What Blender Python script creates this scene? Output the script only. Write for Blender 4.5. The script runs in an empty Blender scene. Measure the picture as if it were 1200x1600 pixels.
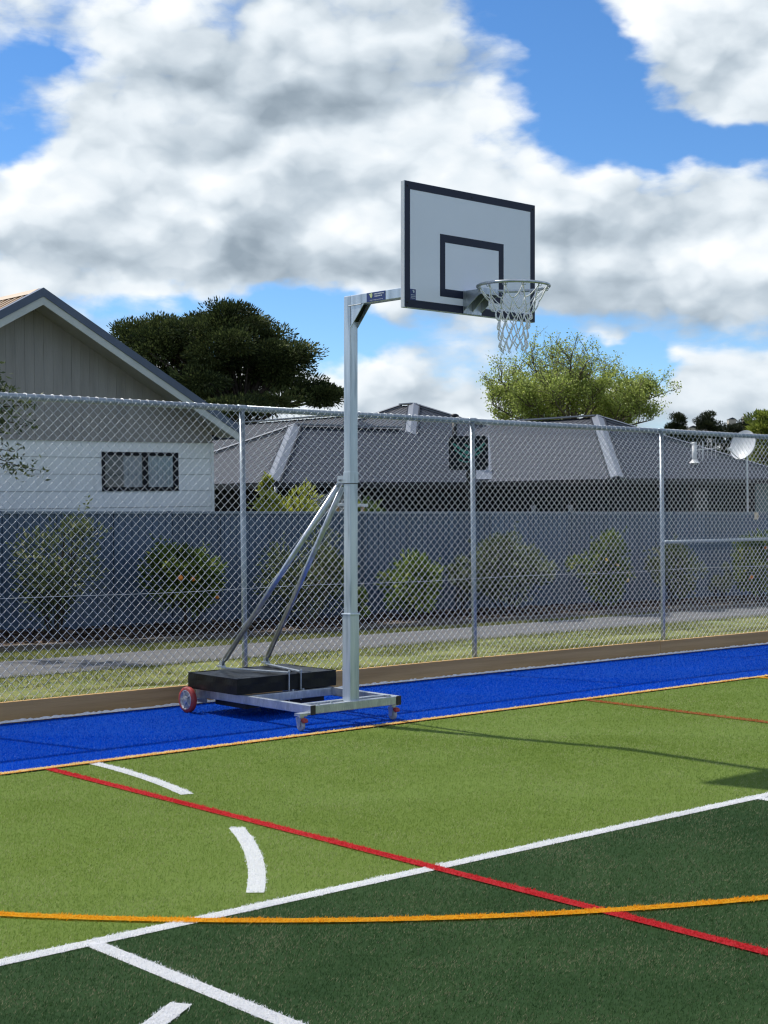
import bpy, math, random
import numpy as np
from mathutils import Matrix, Vector

# ------------------------------------------------------------------ camera, sky, sun, exposure
scene = bpy.context.scene
col = scene.collection
EYE = 1.58
HEAD = math.radians(48.2)                       # heading of the lens measured from +X (along the fence)
cam_d = bpy.data.cameras.new('camera'); cam = bpy.data.objects.new('camera', cam_d); col.objects.link(cam)
cam_d.sensor_fit = 'VERTICAL'; cam_d.sensor_height = 24.0; cam_d.lens = 24.0 * 2370 / 1600
cam_d.clip_start = 0.05; cam_d.clip_end = 3000
cam.location = (0, 0, EYE)
cam.rotation_euler = (math.radians(90 - 0.17), 0, HEAD - math.pi / 2)
scene.camera = cam

SUN_EL = math.radians(55.0)
SUN_AZ = math.radians(-16.1)                    # from +Y towards +X
sun_dir = Vector((math.sin(SUN_AZ) * math.cos(SUN_EL), math.cos(SUN_AZ) * math.cos(SUN_EL), math.sin(SUN_EL)))
sun_d = bpy.data.lights.new('sun', 'SUN'); sun_d.energy = 3.9; sun_d.angle = math.radians(0.9); sun_d.color = (1.0, 0.955, 0.88)
sun = bpy.data.objects.new('sun', sun_d); col.objects.link(sun)
sun.rotation_euler = sun_dir.to_track_quat('Z', 'Y').to_euler(); sun.location = (0, 0, 40)

scene.view_settings.view_transform = 'Standard'
scene.view_settings.look = 'None'
scene.view_settings.exposure = 0.42
scene.view_settings.gamma = 1.0
scene.render.engine = 'CYCLES'
scene.cycles.max_bounces = 6
scene.cycles.use_denoising = True
scene.cycles.filter_width = 1.25
scene.cycles.use_adaptive_sampling = False
scene.cycles.sample_clamp_indirect = 4.0

world = bpy.data.worlds.new('World'); scene.world = world; world.use_nodes = True
world.cycles.sampling_method = 'NONE'


def build_world():
    nt = world.node_tree; N = nt.nodes; L = nt.links; N.clear()

    def node(t, **k):
        n = N.new(t)
        for a, b in k.items(): setattr(n, a, b)
        return n

    def put(sock, v):
        if hasattr(v, 'is_output') or hasattr(v, 'links'): L.new(v, sock)
        else: sock.default_value = v

    def m(op, a, b=0.0, c=0.0, clamp=False):
        n = node('ShaderNodeMath', operation=op, use_clamp=clamp)
        put(n.inputs[0], a); put(n.inputs[1], b)
        if op in ('MULTIPLY_ADD', 'SMOOTH_MIN', 'SMOOTH_MAX'): put(n.inputs[2], c)
        return n.outputs[0]

    def ss(x, lo, hi, a=0.0, b=1.0):
        n = node('ShaderNodeMapRange', interpolation_type='SMOOTHSTEP')
        put(n.inputs['Value'], x)
        for k, v in (('From Min', lo), ('From Max', hi), ('To Min', a), ('To Max', b)): put(n.inputs[k], v)
        return n.outputs['Result']

    def noise(vec, scale, detail, rough, dist=0.0, lac=2.0):
        n = node('ShaderNodeTexNoise', noise_dimensions='3D')
        put(n.inputs['Vector'], vec)
        for k, v in (('Scale', scale), ('Detail', detail), ('Roughness', rough), ('Distortion', dist), ('Lacunarity', lac)): put(n.inputs[k], v)
        return n.outputs['Fac']

    def vm(op, a, b=(0, 0, 0)):
        n = node('ShaderNodeVectorMath', operation=op)
        put(n.inputs[0], a); put(n.inputs[1], b)
        return n.outputs[0]

    tc = node('ShaderNodeTexCoord')
    # turn the sky so that +y is the quarter of the sky over the houses, +x to its right
    mp = node('ShaderNodeMapping', vector_type='POINT'); mp.inputs['Rotation'].default_value = (0, 0, math.pi / 2 - HEAD)
    L.new(tc.outputs['Generated'], mp.inputs['Vector'])
    D = mp.outputs[0]
    sp = node('ShaderNodeSeparateXYZ'); L.new(D, sp.inputs[0])
    X, Y, Z = sp.outputs
    zz = m('MULTIPLY', Z, 1.55)
    cb = node('ShaderNodeCombineXYZ'); put(cb.inputs[0], X); put(cb.inputs[1], Y); put(cb.inputs[2], zz)
    P = cb.outputs[0]

    # soft billowing of every outline
    wn = node('ShaderNodeTexNoise', noise_dimensions='3D'); put(wn.inputs['Vector'], P)
    for k, v in (('Scale', 13.0), ('Detail', 4.0), ('Roughness', 0.6)): put(wn.inputs[k], v)
    wv = vm('MULTIPLY', vm('SUBTRACT', wn.outputs['Color'], (.5, .5, .5)), (.085, .085, .050))
    DW = vm('ADD', D, wv)

    def field(spots):
        """sum of soft ovals, each given by its bearing and height in the sky, half-widths and weight"""
        acc = None
        for x, y, rx, ry, w in spots:
            t, e = (x - 600) / 2370, (793 - y) / 2370
            q = 1 / math.sqrt(1 + t * t + e * e); c = (t * q, q, e * q); r = (rx / 2370, max(rx, ry) / 2370, ry / 2370)
            n = node('ShaderNodeVectorMath', operation='MULTIPLY_ADD'); L.new(DW, n.inputs[0])
            n.inputs[1].default_value = [1 / i for i in r]; n.inputs[2].default_value = [-i / j for i, j in zip(c, r)]
            gr = node('ShaderNodeTexGradient', gradient_type='SPHERICAL'); L.new(n.outputs[0], gr.inputs[0])
            acc = m('MULTIPLY_ADD', gr.outputs['Fac'], w, acc if acc is not None else 0.0)
        return acc

    # ---- where the cloud cover opens (negative) and where it piles up (positive)
    cover = field([(840, 40, 140, 105, -.34), (930, 130, 170, 110, -.34), (1050, 225, 210, 52, -.42), (85, 98, 95, 34, -.32), (10, 235, 110, 60, -.36),
                   (490, 505, 130, 80, -.66), (300, 470, 200, 40, -.34), (600, 530, 90, 40, -.25), (950, 552, 150, 38, -.55), (1055, 585, 80, 34, -.35), (840, 515, 80, 40, -.3),
                   (1110, 80, 190, 150, .55), (420, 140, 480, 260, .36), (100, 350, 420, 180, .36), (600, 350, 640, 180, .40), (1050, 400, 480, 130, .44),
                   (640, 610, 260, 90, .25), (1150, 620, 170, 90, .25), (200, 620, 300, 120, .2)])
    grey = field([(500, 130, 330, 160, 1.0), (360, 60, 200, 110, .35), (430, 340, 240, 80, .50), (380, 420, 480, 70, 1.0), (230, 150, 170, 70, .3), (1000, 480, 380, 75, 1.3), (960, 335, 120, 60, .4),
                  (1150, 140, 130, 90, .75), (690, 470, 260, 70, .7), (1120, 560, 220, 50, .6), (680, 610, 220, 50, .4), (860, 370, 120, 90, .7), (120, 170, 200, 50, .4), (60, 430, 200, 50, .4)])
    white = field([(200, 290, 170, 90, 1.0), (50, 340, 160, 70, .7), (1040, 30, 150, 70, 1.0), (600, 235, 340, 60, .8), (340, 255, 150, 80, .7), (800, 180, 220, 110, .4), (585, 575, 80, 50, 1.2), (1100, 410, 200, 50, .7),
                   (900, 300, 280, 70, .5), (150, 60, 260, 60, .3), (600, 60, 60, 120, .4)])

    def puff(vec, scale, detail):
        """heaped, rounded billows"""
        n = node('ShaderNodeTexVoronoi', voronoi_dimensions='3D', feature='F1'); put(n.inputs['Vector'], vec)
        for k, v in (('Scale', scale), ('Detail', detail), ('Roughness', 0.55), ('Lacunarity', 2.1)): put(n.inputs[k], v)
        return m('SUBTRACT', 1.0, n.outputs['Distance'])

    PW = vm('ADD', P, vm('MULTIPLY', wv, (.45, .45, .8)))
    big = noise(P, 7.0, 3.0, 0.5, 0.0)
    mid = noise(PW, 17.0, 8.0, 0.60, 0.12)
    bil = puff(PW, 12.0, 2.0)
    bil2 = puff(vm('ADD', PW, (-0.012, 0.0, 0.024)), 12.0, 2.0)                  # a step towards the sun: relief on the cloud tops
    wisp = noise(vm('MULTIPLY', P, (1.0, 1.0, 2.0)), 10.0, 8.0, 0.64, 0.3)
    low = ss(Z, 0.11, 0.015)                                                    # far clouds close up towards the horizon
    dens = m('MULTIPLY_ADD', big, 0.34, m('MULTIPLY', mid, 0.30))
    dens = m('MULTIPLY_ADD', bil, 0.34, dens)
    dens = m('ADD', m('ADD', dens, cover), m('MULTIPLY_ADD', wisp, 0.50, -0.17))
    dens = m('MULTIPLY_ADD', low, 0.24, dens)
    alpha = ss(dens, 0.29, 0.58)
    thick = ss(dens, 0.50, 0.95)
    relief = m('MULTIPLY', m('SUBTRACT', bil, bil2), 1.1)
    shade = m('MULTIPLY_ADD', thick, 0.22, m('MULTIPLY', grey, 0.52))
    shade = m('SUBTRACT', shade, m('MULTIPLY', white, 0.30))
    shade = m('SUBTRACT', shade, relief)
    shade = m('MULTIPLY_ADD', m('SUBTRACT', mid, 0.5), -0.9, shade)
    shade = m('MULTIPLY_ADD', m('SUBTRACT', bil, 0.6), -0.35, shade)
    shade = m('MULTIPLY_ADD', shade, 0.60, 0.20, clamp=True)
    ramp = node('ShaderNodeValToRGB'); L.new(shade, ramp.inputs[0])
    e = ramp.color_ramp.elements
    e[0].position = 0.0; e[0].color = (0.75, 0.775, 0.79, 1)
    e[1].position = 1.0; e[1].color = (0.235, 0.29, 0.345, 1)
    k = e.new(0.3); k.color = (0.61, 0.665, 0.71, 1)
    k = e.new(0.65); k.color = (0.40, 0.465, 0.525, 1)
    STR = 0.1
    sky = node('ShaderNodeTexSky', sky_type='NISHITA'); sky.sun_disc = False
    sky.sun_elevation = SUN_EL; sky.sun_rotation = SUN_AZ; sky.altitude = 0; sky.air_density = 0.8; sky.dust_density = 0.0; sky.ozone_density = 2.0
    hs = node('ShaderNodeHueSaturation'); hs.inputs['Saturation'].default_value = 1.18; hs.inputs['Value'].default_value = 1.0
    L.new(sky.outputs[0], hs.inputs['Color'])
    cl = node('ShaderNodeMixRGB', blend_type='MULTIPLY'); cl.inputs[0].default_value = 1.0
    L.new(ramp.outputs[0], cl.inputs[1]); cl.inputs[2].default_value = (1 / STR, 1 / STR, 1 / STR, 1)
    mx = node('ShaderNodeMixRGB'); L.new(alpha, mx.inputs[0])
    tn = node('ShaderNodeMixRGB', blend_type='MULTIPLY'); tn.inputs[0].default_value = 1.0; L.new(hs.outputs[0], tn.inputs[1]); tn.inputs[2].default_value = (0.82, 0.98, 1.12, 1); L.new(tn.outputs[0], mx.inputs[1]); L.new(cl.outputs[0], mx.inputs[2])
    bg = node('ShaderNodeBackground'); bg.inputs['Strength'].default_value = STR; L.new(mx.outputs[0], bg.inputs['Color'])
    out = node('ShaderNodeOutputWorld'); L.new(bg.outputs[0], out.inputs['Surface'])


build_world()

# ------------------------------------------------------------------ helpers
rng = np.random.default_rng(7)
random.seed(7)


class MB:
    """collects shapes; build() links them as one mesh object"""
    def __init__(s): s.v = []; s.f = []

    def add(s, vs, fs):
        o = len(s.v); s.v += [tuple(map(float, q)) for q in vs]; s.f += [tuple(i + o for i in q) for q in fs]; return s

    def box(s, x0, x1, y0, y1, z0, z1):
        v = [(x, y, z) for z in (z0, z1) for y in (y0, y1) for x in (x0, x1)]
        return s.add(v, [(0, 2, 3, 1), (4, 5, 7, 6), (0, 1, 5, 4), (2, 6, 7, 3), (0, 4, 6, 2), (1, 3, 7, 5)])

    def bar(s, a, b, w, h, up=(0, 0, 1)):
        a = Vector(a); b = Vector(b); t = (b - a).normalized(); u = Vector(up)
        sx = t.cross(u).normalized(); sz = sx.cross(t)
        v = [p + sx * (i * w / 2) + sz * (j * h / 2) for p in (a, b) for j in (-1, 1) for i in (-1, 1)]
        return s.add(v, [(0, 1, 3, 2), (4, 6, 7, 5), (0, 4, 5, 1), (2, 3, 7, 6), (0, 2, 6, 4), (1, 5, 7, 3)])

    def tube(s, pts, r, n=10, closed=False, cap=True):
        pts = [Vector(p) for p in pts]; m = len(pts); rr = r if isinstance(r, (list, tuple)) else [r] * m
        vs = []; prev = None
        for i, p in enumerate(pts):
            a = pts[i - 1] if (i > 0 or closed) else p; b = pts[(i + 1) % m] if (i < m - 1 or closed) else p
            t = (b - a).normalized()
            if prev is None:
                k = Vector((0, 0, 1)) if abs(t.z) < .9 else Vector((1, 0, 0)); u = t.cross(k).normalized()
            else:
                u = (prev - t * prev.dot(t)).normalized()
            w = t.cross(u); prev = u
            vs += [p + (u * math.cos(2 * math.pi * q / n) + w * math.sin(2 * math.pi * q / n)) * rr[i] for q in range(n)]
        fs = []
        for i in range(m if closed else m - 1):
            j = (i + 1) % m
            fs += [(i * n + q, i * n + (q + 1) % n, j * n + (q + 1) % n, j * n + q) for q in range(n)]
        if cap and not closed:
            fs += [tuple(range(n - 1, -1, -1)), tuple((m - 1) * n + q for q in range(n))]
        return s.add(vs, fs)

    def prism(s, poly, a, b):
        """poly: 3D points of one face; extruded by vector from a to b offsets"""
        a = Vector(a); b = Vector(b); n = len(poly)
        v = [Vector(p) + a for p in poly] + [Vector(p) + b for p in poly]
        return s.add(v, [tuple(range(n - 1, -1, -1)), tuple(range(n, 2 * n))] + [(i, (i + 1) % n, n + (i + 1) % n, n + i) for i in range(n)])

    def lathe(s, prof, c, axis, n=24):
        """prof: (radius, offset along axis)"""
        ax = Vector(axis).normalized(); k = Vector((0, 0, 1)) if abs(ax.z) < .9 else Vector((1, 0, 0))
        u = ax.cross(k).normalized(); w = ax.cross(u); c = Vector(c); vs = []
        for r, o in prof:
            vs += [c + ax * o + (u * math.cos(2 * math.pi * q / n) + w * math.sin(2 * math.pi * q / n)) * max(r, 1e-4) for q in range(n)]
        fs = []
        for i in range(len(prof) - 1):
            fs += [(i * n + q, (i + 1) * n + q, (i + 1) * n + (q + 1) % n, i * n + (q + 1) % n) for q in range(n)]
        return s.add(vs, fs)

    def mesh(s, name, off=(0, 0, 0)):
        me = bpy.data.meshes.new(name)
        me.from_pydata([(a - off[0], b - off[1], c - off[2]) for a, b, c in s.v], [], s.f)
        me.validate(); me.update(); return me


def link(name, me, mat, parent=None, smooth=False, bevel=0.0):
    o = bpy.data.objects.new(name, me); col.objects.link(o)
    if mat is not None and not me.materials: me.materials.append(mat)
    if parent is not None: o.parent = parent
    if smooth:
        me.polygons.foreach_set('use_smooth', [True] * len(me.polygons))
    if bevel:
        b = o.modifiers.new('bevel', 'BEVEL'); b.width = bevel; b.segments = 2; b.limit_method = 'ANGLE'; b.angle_limit = math.radians(40)
    return o


def obj(name, mb, mat, parent=None, smooth=False, bevel=0.0):
    off = parent['_off'] if parent is not None and '_off' in parent else (0, 0, 0)
    o = link(name, mb.mesh(name, off), mat, parent, smooth, bevel)
    if parent is not None: OFF[o] = off
    return o


OFF = {}


def sub(name, mb, mat, parent, smooth=False, bevel=0.0):
    """a sub-part: parent is itself a mesh part of a thing, whose offset it shares"""
    return link(name, mb.mesh(name, OFF.get(parent, (0, 0, 0))), mat, parent, smooth, bevel)


def thing(name, label, cat, base=(0, 0, 0), group=None, M=None):
    o = bpy.data.objects.new(name, None); col.objects.link(o); o.empty_display_size = .1
    o['label'] = label; o['category'] = cat
    if group: o['group'] = group
    o['_off'] = list(base)
    o.matrix_world = (M if M is not None else Matrix.Identity(4)) @ Matrix.Translation(base)
    return o


def tag(o, label, cat, group=None):
    o['label'] = label; o['category'] = cat
    if group: o['group'] = group
    return o


def struct(o, kind='structure', label=None):
    o['kind'] = kind
    if label: o['label'] = label
    return o


# the court falls gently to the right; buildings stand plumb, so they lean a touch against it
_ax = Vector((-0.368, -0.93, 0)).normalized()
PLUMB = Matrix.Translation((0, 0, EYE)) @ Matrix.Rotation(0.01332, 4, _ax) @ Matrix.Translation((0, 0, -EYE))

Fv = Vector((math.cos(HEAD), math.sin(HEAD), 0)); Rv = Vector((math.sin(HEAD), -math.cos(HEAD), 0))


def at(depth, lat, z=0.0):
    p = Fv * depth + Rv * lat; return Vector((p.x, p.y, z))


# ------------------------------------------------------------------ materials
def srgb(r, g, b):
    f = lambda c: (c / 255 / 12.92) if c / 255 <= .04045 else ((c / 255 + .055) / 1.055) ** 2.4
    return (f(r), f(g), f(b))


def pmat(name, c1, c2=None, scale=8.0, detail=4.0, rough=.6, metal=0.0, bump=0.0, bscale=None, stretch=(1, 1, 1), lo=.35, hi=.65, spec=.5, c3=None, s3=40.0, a3=.3, rvar=0.0, coat=0.0, objvar=0.0):
    ma = bpy.data.materials.new(name); ma.use_nodes = True
    nt = ma.node_tree; N = nt.nodes; L = nt.links
    b = N['Principled BSDF']; b.inputs['Roughness'].default_value = rough; b.inputs['Metallic'].default_value = metal
    b.inputs['Specular IOR Level'].default_value = spec; b.inputs['Coat Weight'].default_value = coat
    tc = N.new('ShaderNodeTexCoord'); mp = N.new('ShaderNodeMapping'); mp.inputs['Scale'].default_value = stretch
    L.new(tc.outputs['Object'], mp.inputs['Vector'])
    nz = N.new('ShaderNodeTexNoise'); nz.inputs['Scale'].default_value = scale; nz.inputs['Detail'].default_value = detail; nz.inputs['Roughness'].default_value = .6
    L.new(mp.outputs[0], nz.inputs['Vector'])
    c2 = c2 or tuple(x * .82 for x in c1)
    rp = N.new('ShaderNodeMapRange'); rp.inputs['From Min'].default_value = lo; rp.inputs['From Max'].default_value = hi; L.new(nz.outputs['Fac'], rp.inputs['Value'])
    mx = N.new('ShaderNodeMixRGB'); mx.inputs[1].default_value = (*c1, 1); mx.inputs[2].default_value = (*c2, 1); L.new(rp.outputs[0], mx.inputs[0])
    out = mx.outputs[0]
    if c3:
        n3 = N.new('ShaderNodeTexNoise'); n3.inputs['Scale'].default_value = s3; n3.inputs['Detail'].default_value = 3; L.new(mp.outputs[0], n3.inputs['Vector'])
        r3 = N.new('ShaderNodeMapRange'); r3.inputs['From Min'].default_value = .55; r3.inputs['From Max'].default_value = .7; r3.inputs['To Max'].default_value = a3; L.new(n3.outputs['Fac'], r3.inputs['Value'])
        m3 = N.new('ShaderNodeMixRGB'); m3.inputs[2].default_value = (*c3, 1); L.new(r3.outputs[0], m3.inputs[0]); L.new(out, m3.inputs[1]); out = m3.outputs[0]
    if objvar:
        oi = N.new('ShaderNodeObjectInfo'); ov = N.new('ShaderNodeMapRange'); ov.inputs['To Min'].default_value = 1 - objvar; ov.inputs['To Max'].default_value = 1 + objvar; L.new(oi.outputs['Random'], ov.inputs['Value'])
        hv = N.new('ShaderNodeHueSaturation'); L.new(ov.outputs[0], hv.inputs['Value']); L.new(out, hv.inputs['Color']); out = hv.outputs[0]
    L.new(out, b.inputs['Base Color'])
    if rvar:
        rr = N.new('ShaderNodeMapRange'); rr.inputs['To Min'].default_value = max(.05, rough - rvar); rr.inputs['To Max'].default_value = rough + rvar
        L.new(nz.outputs['Fac'], rr.inputs['Value']); L.new(rr.outputs[0], b.inputs['Roughness'])
    if bump:
        nb = N.new('ShaderNodeTexNoise'); nb.inputs['Scale'].default_value = bscale or scale * 4; nb.inputs['Detail'].default_value = 4; L.new(mp.outputs[0], nb.inputs['Vector'])
        bp = N.new('ShaderNodeBump'); bp.inputs['Strength'].default_value = bump; bp.inputs['Distance'].default_value = .02
        L.new(nb.outputs['Fac'], bp.inputs['Height']); L.new(bp.outputs[0], b.inputs['Normal'])
    return ma


def leafmat(name, dark, light, rough=.45, trans=.3, accent=None, spec=.4):
    """leaf: colour runs with the per-leaf 'tint' attribute; some light passes through"""
    ma = bpy.data.materials.new(name); ma.use_nodes = True
    nt = ma.node_tree; N = nt.nodes; L = nt.links; b = N['Principled BSDF']
    at_ = N.new('ShaderNodeAttribute'); at_.attribute_name = 'tint'
    rp = N.new('ShaderNodeValToRGB'); L.new(at_.outputs['Fac'], rp.inputs[0])
    e = rp.color_ramp.elements; e[0].color = (*dark, 1); e[1].color = (*light, 1); e[0].position = .1; e[1].position = .85
    if accent: k = e.new(.97); k.color = (*accent, 1)
    L.new(rp.outputs[0], b.inputs['Base Color']); b.inputs['Roughness'].default_value = rough; b.inputs['Specular IOR Level'].default_value = spec
    tr = N.new('ShaderNodeBsdfTranslucent'); L.new(rp.outputs[0], tr.inputs['Color'])
    ms = N.new('ShaderNodeMixShader'); ms.inputs[0].default_value = trans
    L.new(b.outputs[0], ms.inputs[1]); L.new(tr.outputs[0], ms.inputs[2]); L.new(ms.outputs[0], N['Material Output'].inputs['Surface'])
    return ma


def turfmat(name, dark, light, straw, patch=.35, straw_at=.93):
    ma = bpy.data.materials.new(name); ma.use_nodes = True
    nt = ma.node_tree; N = nt.nodes; L = nt.links; b = N['Principled BSDF']
    geo = N.new('ShaderNodeNewGeometry')
    at_ = N.new('ShaderNodeAttribute'); at_.attribute_name = 'tint'
    n1 = N.new('ShaderNodeTexNoise'); n1.inputs['Scale'].default_value = 2.2; n1.inputs['Detail'].default_value = 5; n1.inputs['Roughness'].default_value = .65; L.new(geo.outputs['Position'], n1.inputs['Vector'])
    n2 = N.new('ShaderNodeTexNoise'); n2.inputs['Scale'].default_value = 55; n2.inputs['Detail'].default_value = 3; L.new(geo.outputs['Position'], n2.inputs['Vector'])
    ad = N.new('ShaderNodeMath'); ad.operation = 'MULTIPLY_ADD'; ad.inputs[1].default_value = .55; L.new(at_.outputs['Fac'], ad.inputs[0])
    s2 = N.new('ShaderNodeMath'); s2.operation = 'MULTIPLY'; s2.inputs[1].default_value = .40; L.new(n2.outputs['Fac'], s2.inputs[0]); L.new(s2.outputs[0], ad.inputs[2])
    n0 = N.new('ShaderNodeTexNoise'); n0.inputs['Scale'].default_value = .9; n0.inputs['Detail'].default_value = 3; n0.inputs['Distortion'].default_value = .8; L.new(geo.outputs['Position'], n0.inputs['Vector'])
    v0 = N.new('ShaderNodeMath'); v0.operation = 'MULTIPLY_ADD'; v0.inputs[1].default_value = 1.3; v0.inputs[2].default_value = -.65; L.new(n0.outputs['Fac'], v0.inputs[0])
    a0 = N.new('ShaderNodeMath'); a0.operation = 'ADD'; a0.use_clamp = True; L.new(ad.outputs[0], a0.inputs[0]); L.new(v0.outputs[0], a0.inputs[1])
    mx = N.new('ShaderNodeMixRGB'); mx.inputs[1].default_value = (*dark, 1); mx.inputs[2].default_value = (*light, 1); L.new(a0.outputs[0], mx.inputs[0])
    # worn, paler patches: more of the dry thatch shows
    pm = N.new('ShaderNodeMapRange'); pm.inputs['From Min'].default_value = .42; pm.inputs['From Max'].default_value = .74; pm.inputs['To Max'].default_value = patch; L.new(n1.outputs['Fac'], pm.inputs['Value'])
    gt = N.new('ShaderNodeMath'); gt.operation = 'ADD'; L.new(at_.outputs['Fac'], gt.inputs[0]); L.new(pm.outputs[0], gt.inputs[1])
    st = N.new('ShaderNodeMapRange'); st.inputs['From Min'].default_value = straw_at; st.inputs['From Max'].default_value = straw_at + .14; L.new(gt.outputs[0], st.inputs['Value'])
    m2 = N.new('ShaderNodeMixRGB'); m2.inputs[2].default_value = (*straw, 1); L.new(mx.outputs[0], m2.inputs[1]); L.new(st.outputs[0], m2.inputs[0])
    L.new(m2.outputs[0], b.inputs['Base Color']); b.inputs['Roughness'].default_value = .65; b.inputs['Specular IOR Level'].default_value = .08
    tr = N.new('ShaderNodeBsdfTranslucent'); L.new(m2.outputs[0], tr.inputs['Color'])          # plastic fibre lets light through
    ms = N.new('ShaderNodeMixShader'); ms.inputs[0].default_value = .48
    L.new(b.outputs[0], ms.inputs[1]); L.new(tr.outputs[0], ms.inputs[2]); L.new(ms.outputs[0], N['Material Output'].inputs['Surface'])
    return ma


GALV = pmat('galvanised_steel', (.56, .59, .62), (.38, .41, .44), 14, 6, .36, .8, 0, stretch=(1, 1, .35), c3=(.70, .72, .74), s3=60, a3=.5, rvar=.12)
GALV_POST = pmat('galvanised_post_steel', (.64, .69, .73), (.40, .46, .51), 11, 7, .38, .68, .03, 40, stretch=(1, 1, .09), c3=(.30, .35, .39), s3=22, a3=.65, rvar=.14)
WIRE = pmat('galvanised_wire', (.70, .715, .73), (.60, .615, .63), 30, 2, .48, .9)
PIPE = pmat('galvanised_pipe', (.34, .385, .42), (.25, .29, .325), 18, 5, .42, .7, 0, stretch=(1, 1, .4), c3=(.46, .5, .53), s3=70, a3=.5)
BLACK_COVER = pmat('black_vinyl', (.0025, .003, .004), (.004, .0045, .006), 6, 4, .34, 0, .25, 7, spec=.3)
BLACK_CAP = pmat('black_plastic', (.012, .012, .014), None, 20, 2, .5)
RED_RUBBER = pmat('red_rubber', (.40, .038, .032), (.28, .032, .030), 9, 5, .6, c3=(.16, .08, .07), s3=30, a3=.4)
GREY_RIM = pmat('grey_cast_rim', (.55, .56, .58), (.36, .37, .39), 20, 3, .4, .5)
CLEAR_WHEEL = pmat('pale_nylon_wheel', (.40, .41, .42), (.30, .31, .33), 20, 3, .35)
BOARD_WHITE = pmat('board_face', (.80, .83, .91), (.78, .81, .89), 3, 3, .35)
BOARD_EDGE = pmat('board_edge', (.60, .62, .64), (.55, .57, .60), 5, 3, .4)
BOARD_NAVY = pmat('board_navy', (.006, .010, .032), (.008, .013, .038), 9, 4, .4, spec=.3)
LABEL_BLUE = pmat('label_blue', (.018, .04, .17), (.014, .032, .14), 30, 2, .35)
LABEL_MARK = pmat('label_print', (.62, .66, .70), None, 30, 2, .5)
LABEL_LEAF = pmat('label_leaf', (.60, .68, .32), None, 30, 2, .5)
NET = pmat('net_cord', (.90, .90, .88), (.80, .80, .79), 50, 2, .8)
TIMBER = pmat('treated_timber', (.54, .345, .155), (.41, .255, .108), 3, 6, .8, 0, .15, 30, stretch=(.22, 5, 5), lo=.38, hi=.66, c3=(.16, .085, .038), s3=.9, a3=.5, spec=.05)
OLD_TIMBER = pmat('weathered_sleeper', (.155, .135, .115), (.085, .07, .058), 6, 6, .9, 0, .6, 24, stretch=(.5, 3, 3), spec=.15)
SOIL = pmat('bark_mulch', (.085, .06, .045), (.035, .026, .02), 22, 6, .95, 0, 1.0, 40, spec=.1, c3=(.2, .15, .11), s3=70, a3=.5)
ASPHALT = pmat('path_seal', (.150, .149, .147), (.115, .115, .114), 5, 7, .9, 0, .3, 160, c3=(.08, .08, .08), s3=180, a3=.5, spec=.12)
LAWN = pmat('lawn_base', (.20, .205, .07), (.13, .16, .05), 3, 7, .9, 0, .6, 50, c3=(.32, .28, .13), s3=9, a3=.6, spec=.1)
GROUND = pmat('dry_ground', (.13, .14, .07), (.09, .11, .05), .4, 6, .95, spec=.1)
STEEL_FENCE = pmat('slate_blue_steel', (.068, .108, .170), (.057, .092, .148), 1.3, 3, .38, 0, 0, stretch=(1, 1, .3), spec=.4, c3=(.105, .14, .19), s3=2.2, a3=.4, objvar=.16)
STEEL_CAP = pmat('slate_steel_cap', (.16, .20, .25), (.13, .17, .215), 3, 3, .4)
WEATHERBOARD = pmat('pale_weatherboard', (.78, .80, .79), (.69, .715, .71), 2.2, 6, .6, stretch=(1.5, 1, .5), c3=(.56, .575, .56), s3=5, a3=.35)
GABLE_BOARD = pmat('taupe_board', (.30, .29, .275), (.255, .247, .235), 3, 6, .75, 0, .15, 20, stretch=(3, 3, .4), c3=(.20, .195, .185), s3=2.5, a3=.35)
BARGE = pmat('pale_barge_board', (.50, .53, .51), (.44, .47, .46), 3, 4, .55)
NAVY_FLASH = pmat('slate_flashing', (.075, .098, .145), (.06, .08, .12), 3, 3, .4, .2)
TAN_ROOF = pmat('tan_roof_steel', (.50, .37, .245), (.43, .31, .20), 2, 4, .5)
GREY_ROOF = pmat('grey_roof_steel', (.030, .036, .050), (.026, .031, .043), .8, 5, .5, 0, 0, spec=.3, c3=(.045, .050, .064), s3=3, a3=.4)
HIP_CAP = pmat('light_hip_flashing', (.155, .17, .20), (.135, .15, .175), 2, 4, .4, .2)
DARK_TRIM = pmat('charcoal_trim', (.010, .010, .013), (.008, .008, .010), 4, 3, .45, spec=.3)
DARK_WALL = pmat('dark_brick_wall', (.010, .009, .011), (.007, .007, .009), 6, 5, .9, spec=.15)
ALU_BLACK = pmat('black_window_frame', (.006, .007, .011), None, 8, 2, .6, spec=.2)
CURTAIN = pmat('net_curtain', (.74, .78, .82), (.48, .53, .57), 7, 3, .9, stretch=(5, 5, .25))
ROOM_DARK = pmat('dim_room', (.05, .06, .065), None, 3, 2, .9)
BARK = pmat('bark', (.075, .06, .048), (.04, .033, .027), 10, 5, .95, 0, .5, 20, spec=.1)
TWIG = pmat('pale_twig', (.16, .135, .105), (.10, .085, .068), 10, 4, .9, spec=.1)
ORANGE = pmat('orange_peel', (.75, .24, .02), (.65, .18, .015), 20, 3, .45, 0, .1, 90)
LEMON = pmat('lemon_peel', (.78, .55, .06), (.70, .45, .04), 20, 3, .45, 0, .1, 90)
DISH = pmat('dish_grey', (.52, .54, .56), (.46, .48, .50), 6, 3, .5)
WHITE_PAINT = pmat('white_paint', (.74, .74, .72), None, 8, 3, .5)
CREAM = pmat('cream_board', (.55, .48, .36), None, 8, 3, .7)
HILL = pmat('far_hillside', (.055, .065, .04), (.035, .045, .03), .08, 6, .95, spec=.05)
TAN_HOUSE = pmat('far_house_wall', (.45, .40, .34), (.4, .36, .3), .5, 2, .8)
TEAL = pmat('teal_print', (.03, .26, .19), (.02, .18, .15), 6, 4, .5)
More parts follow.
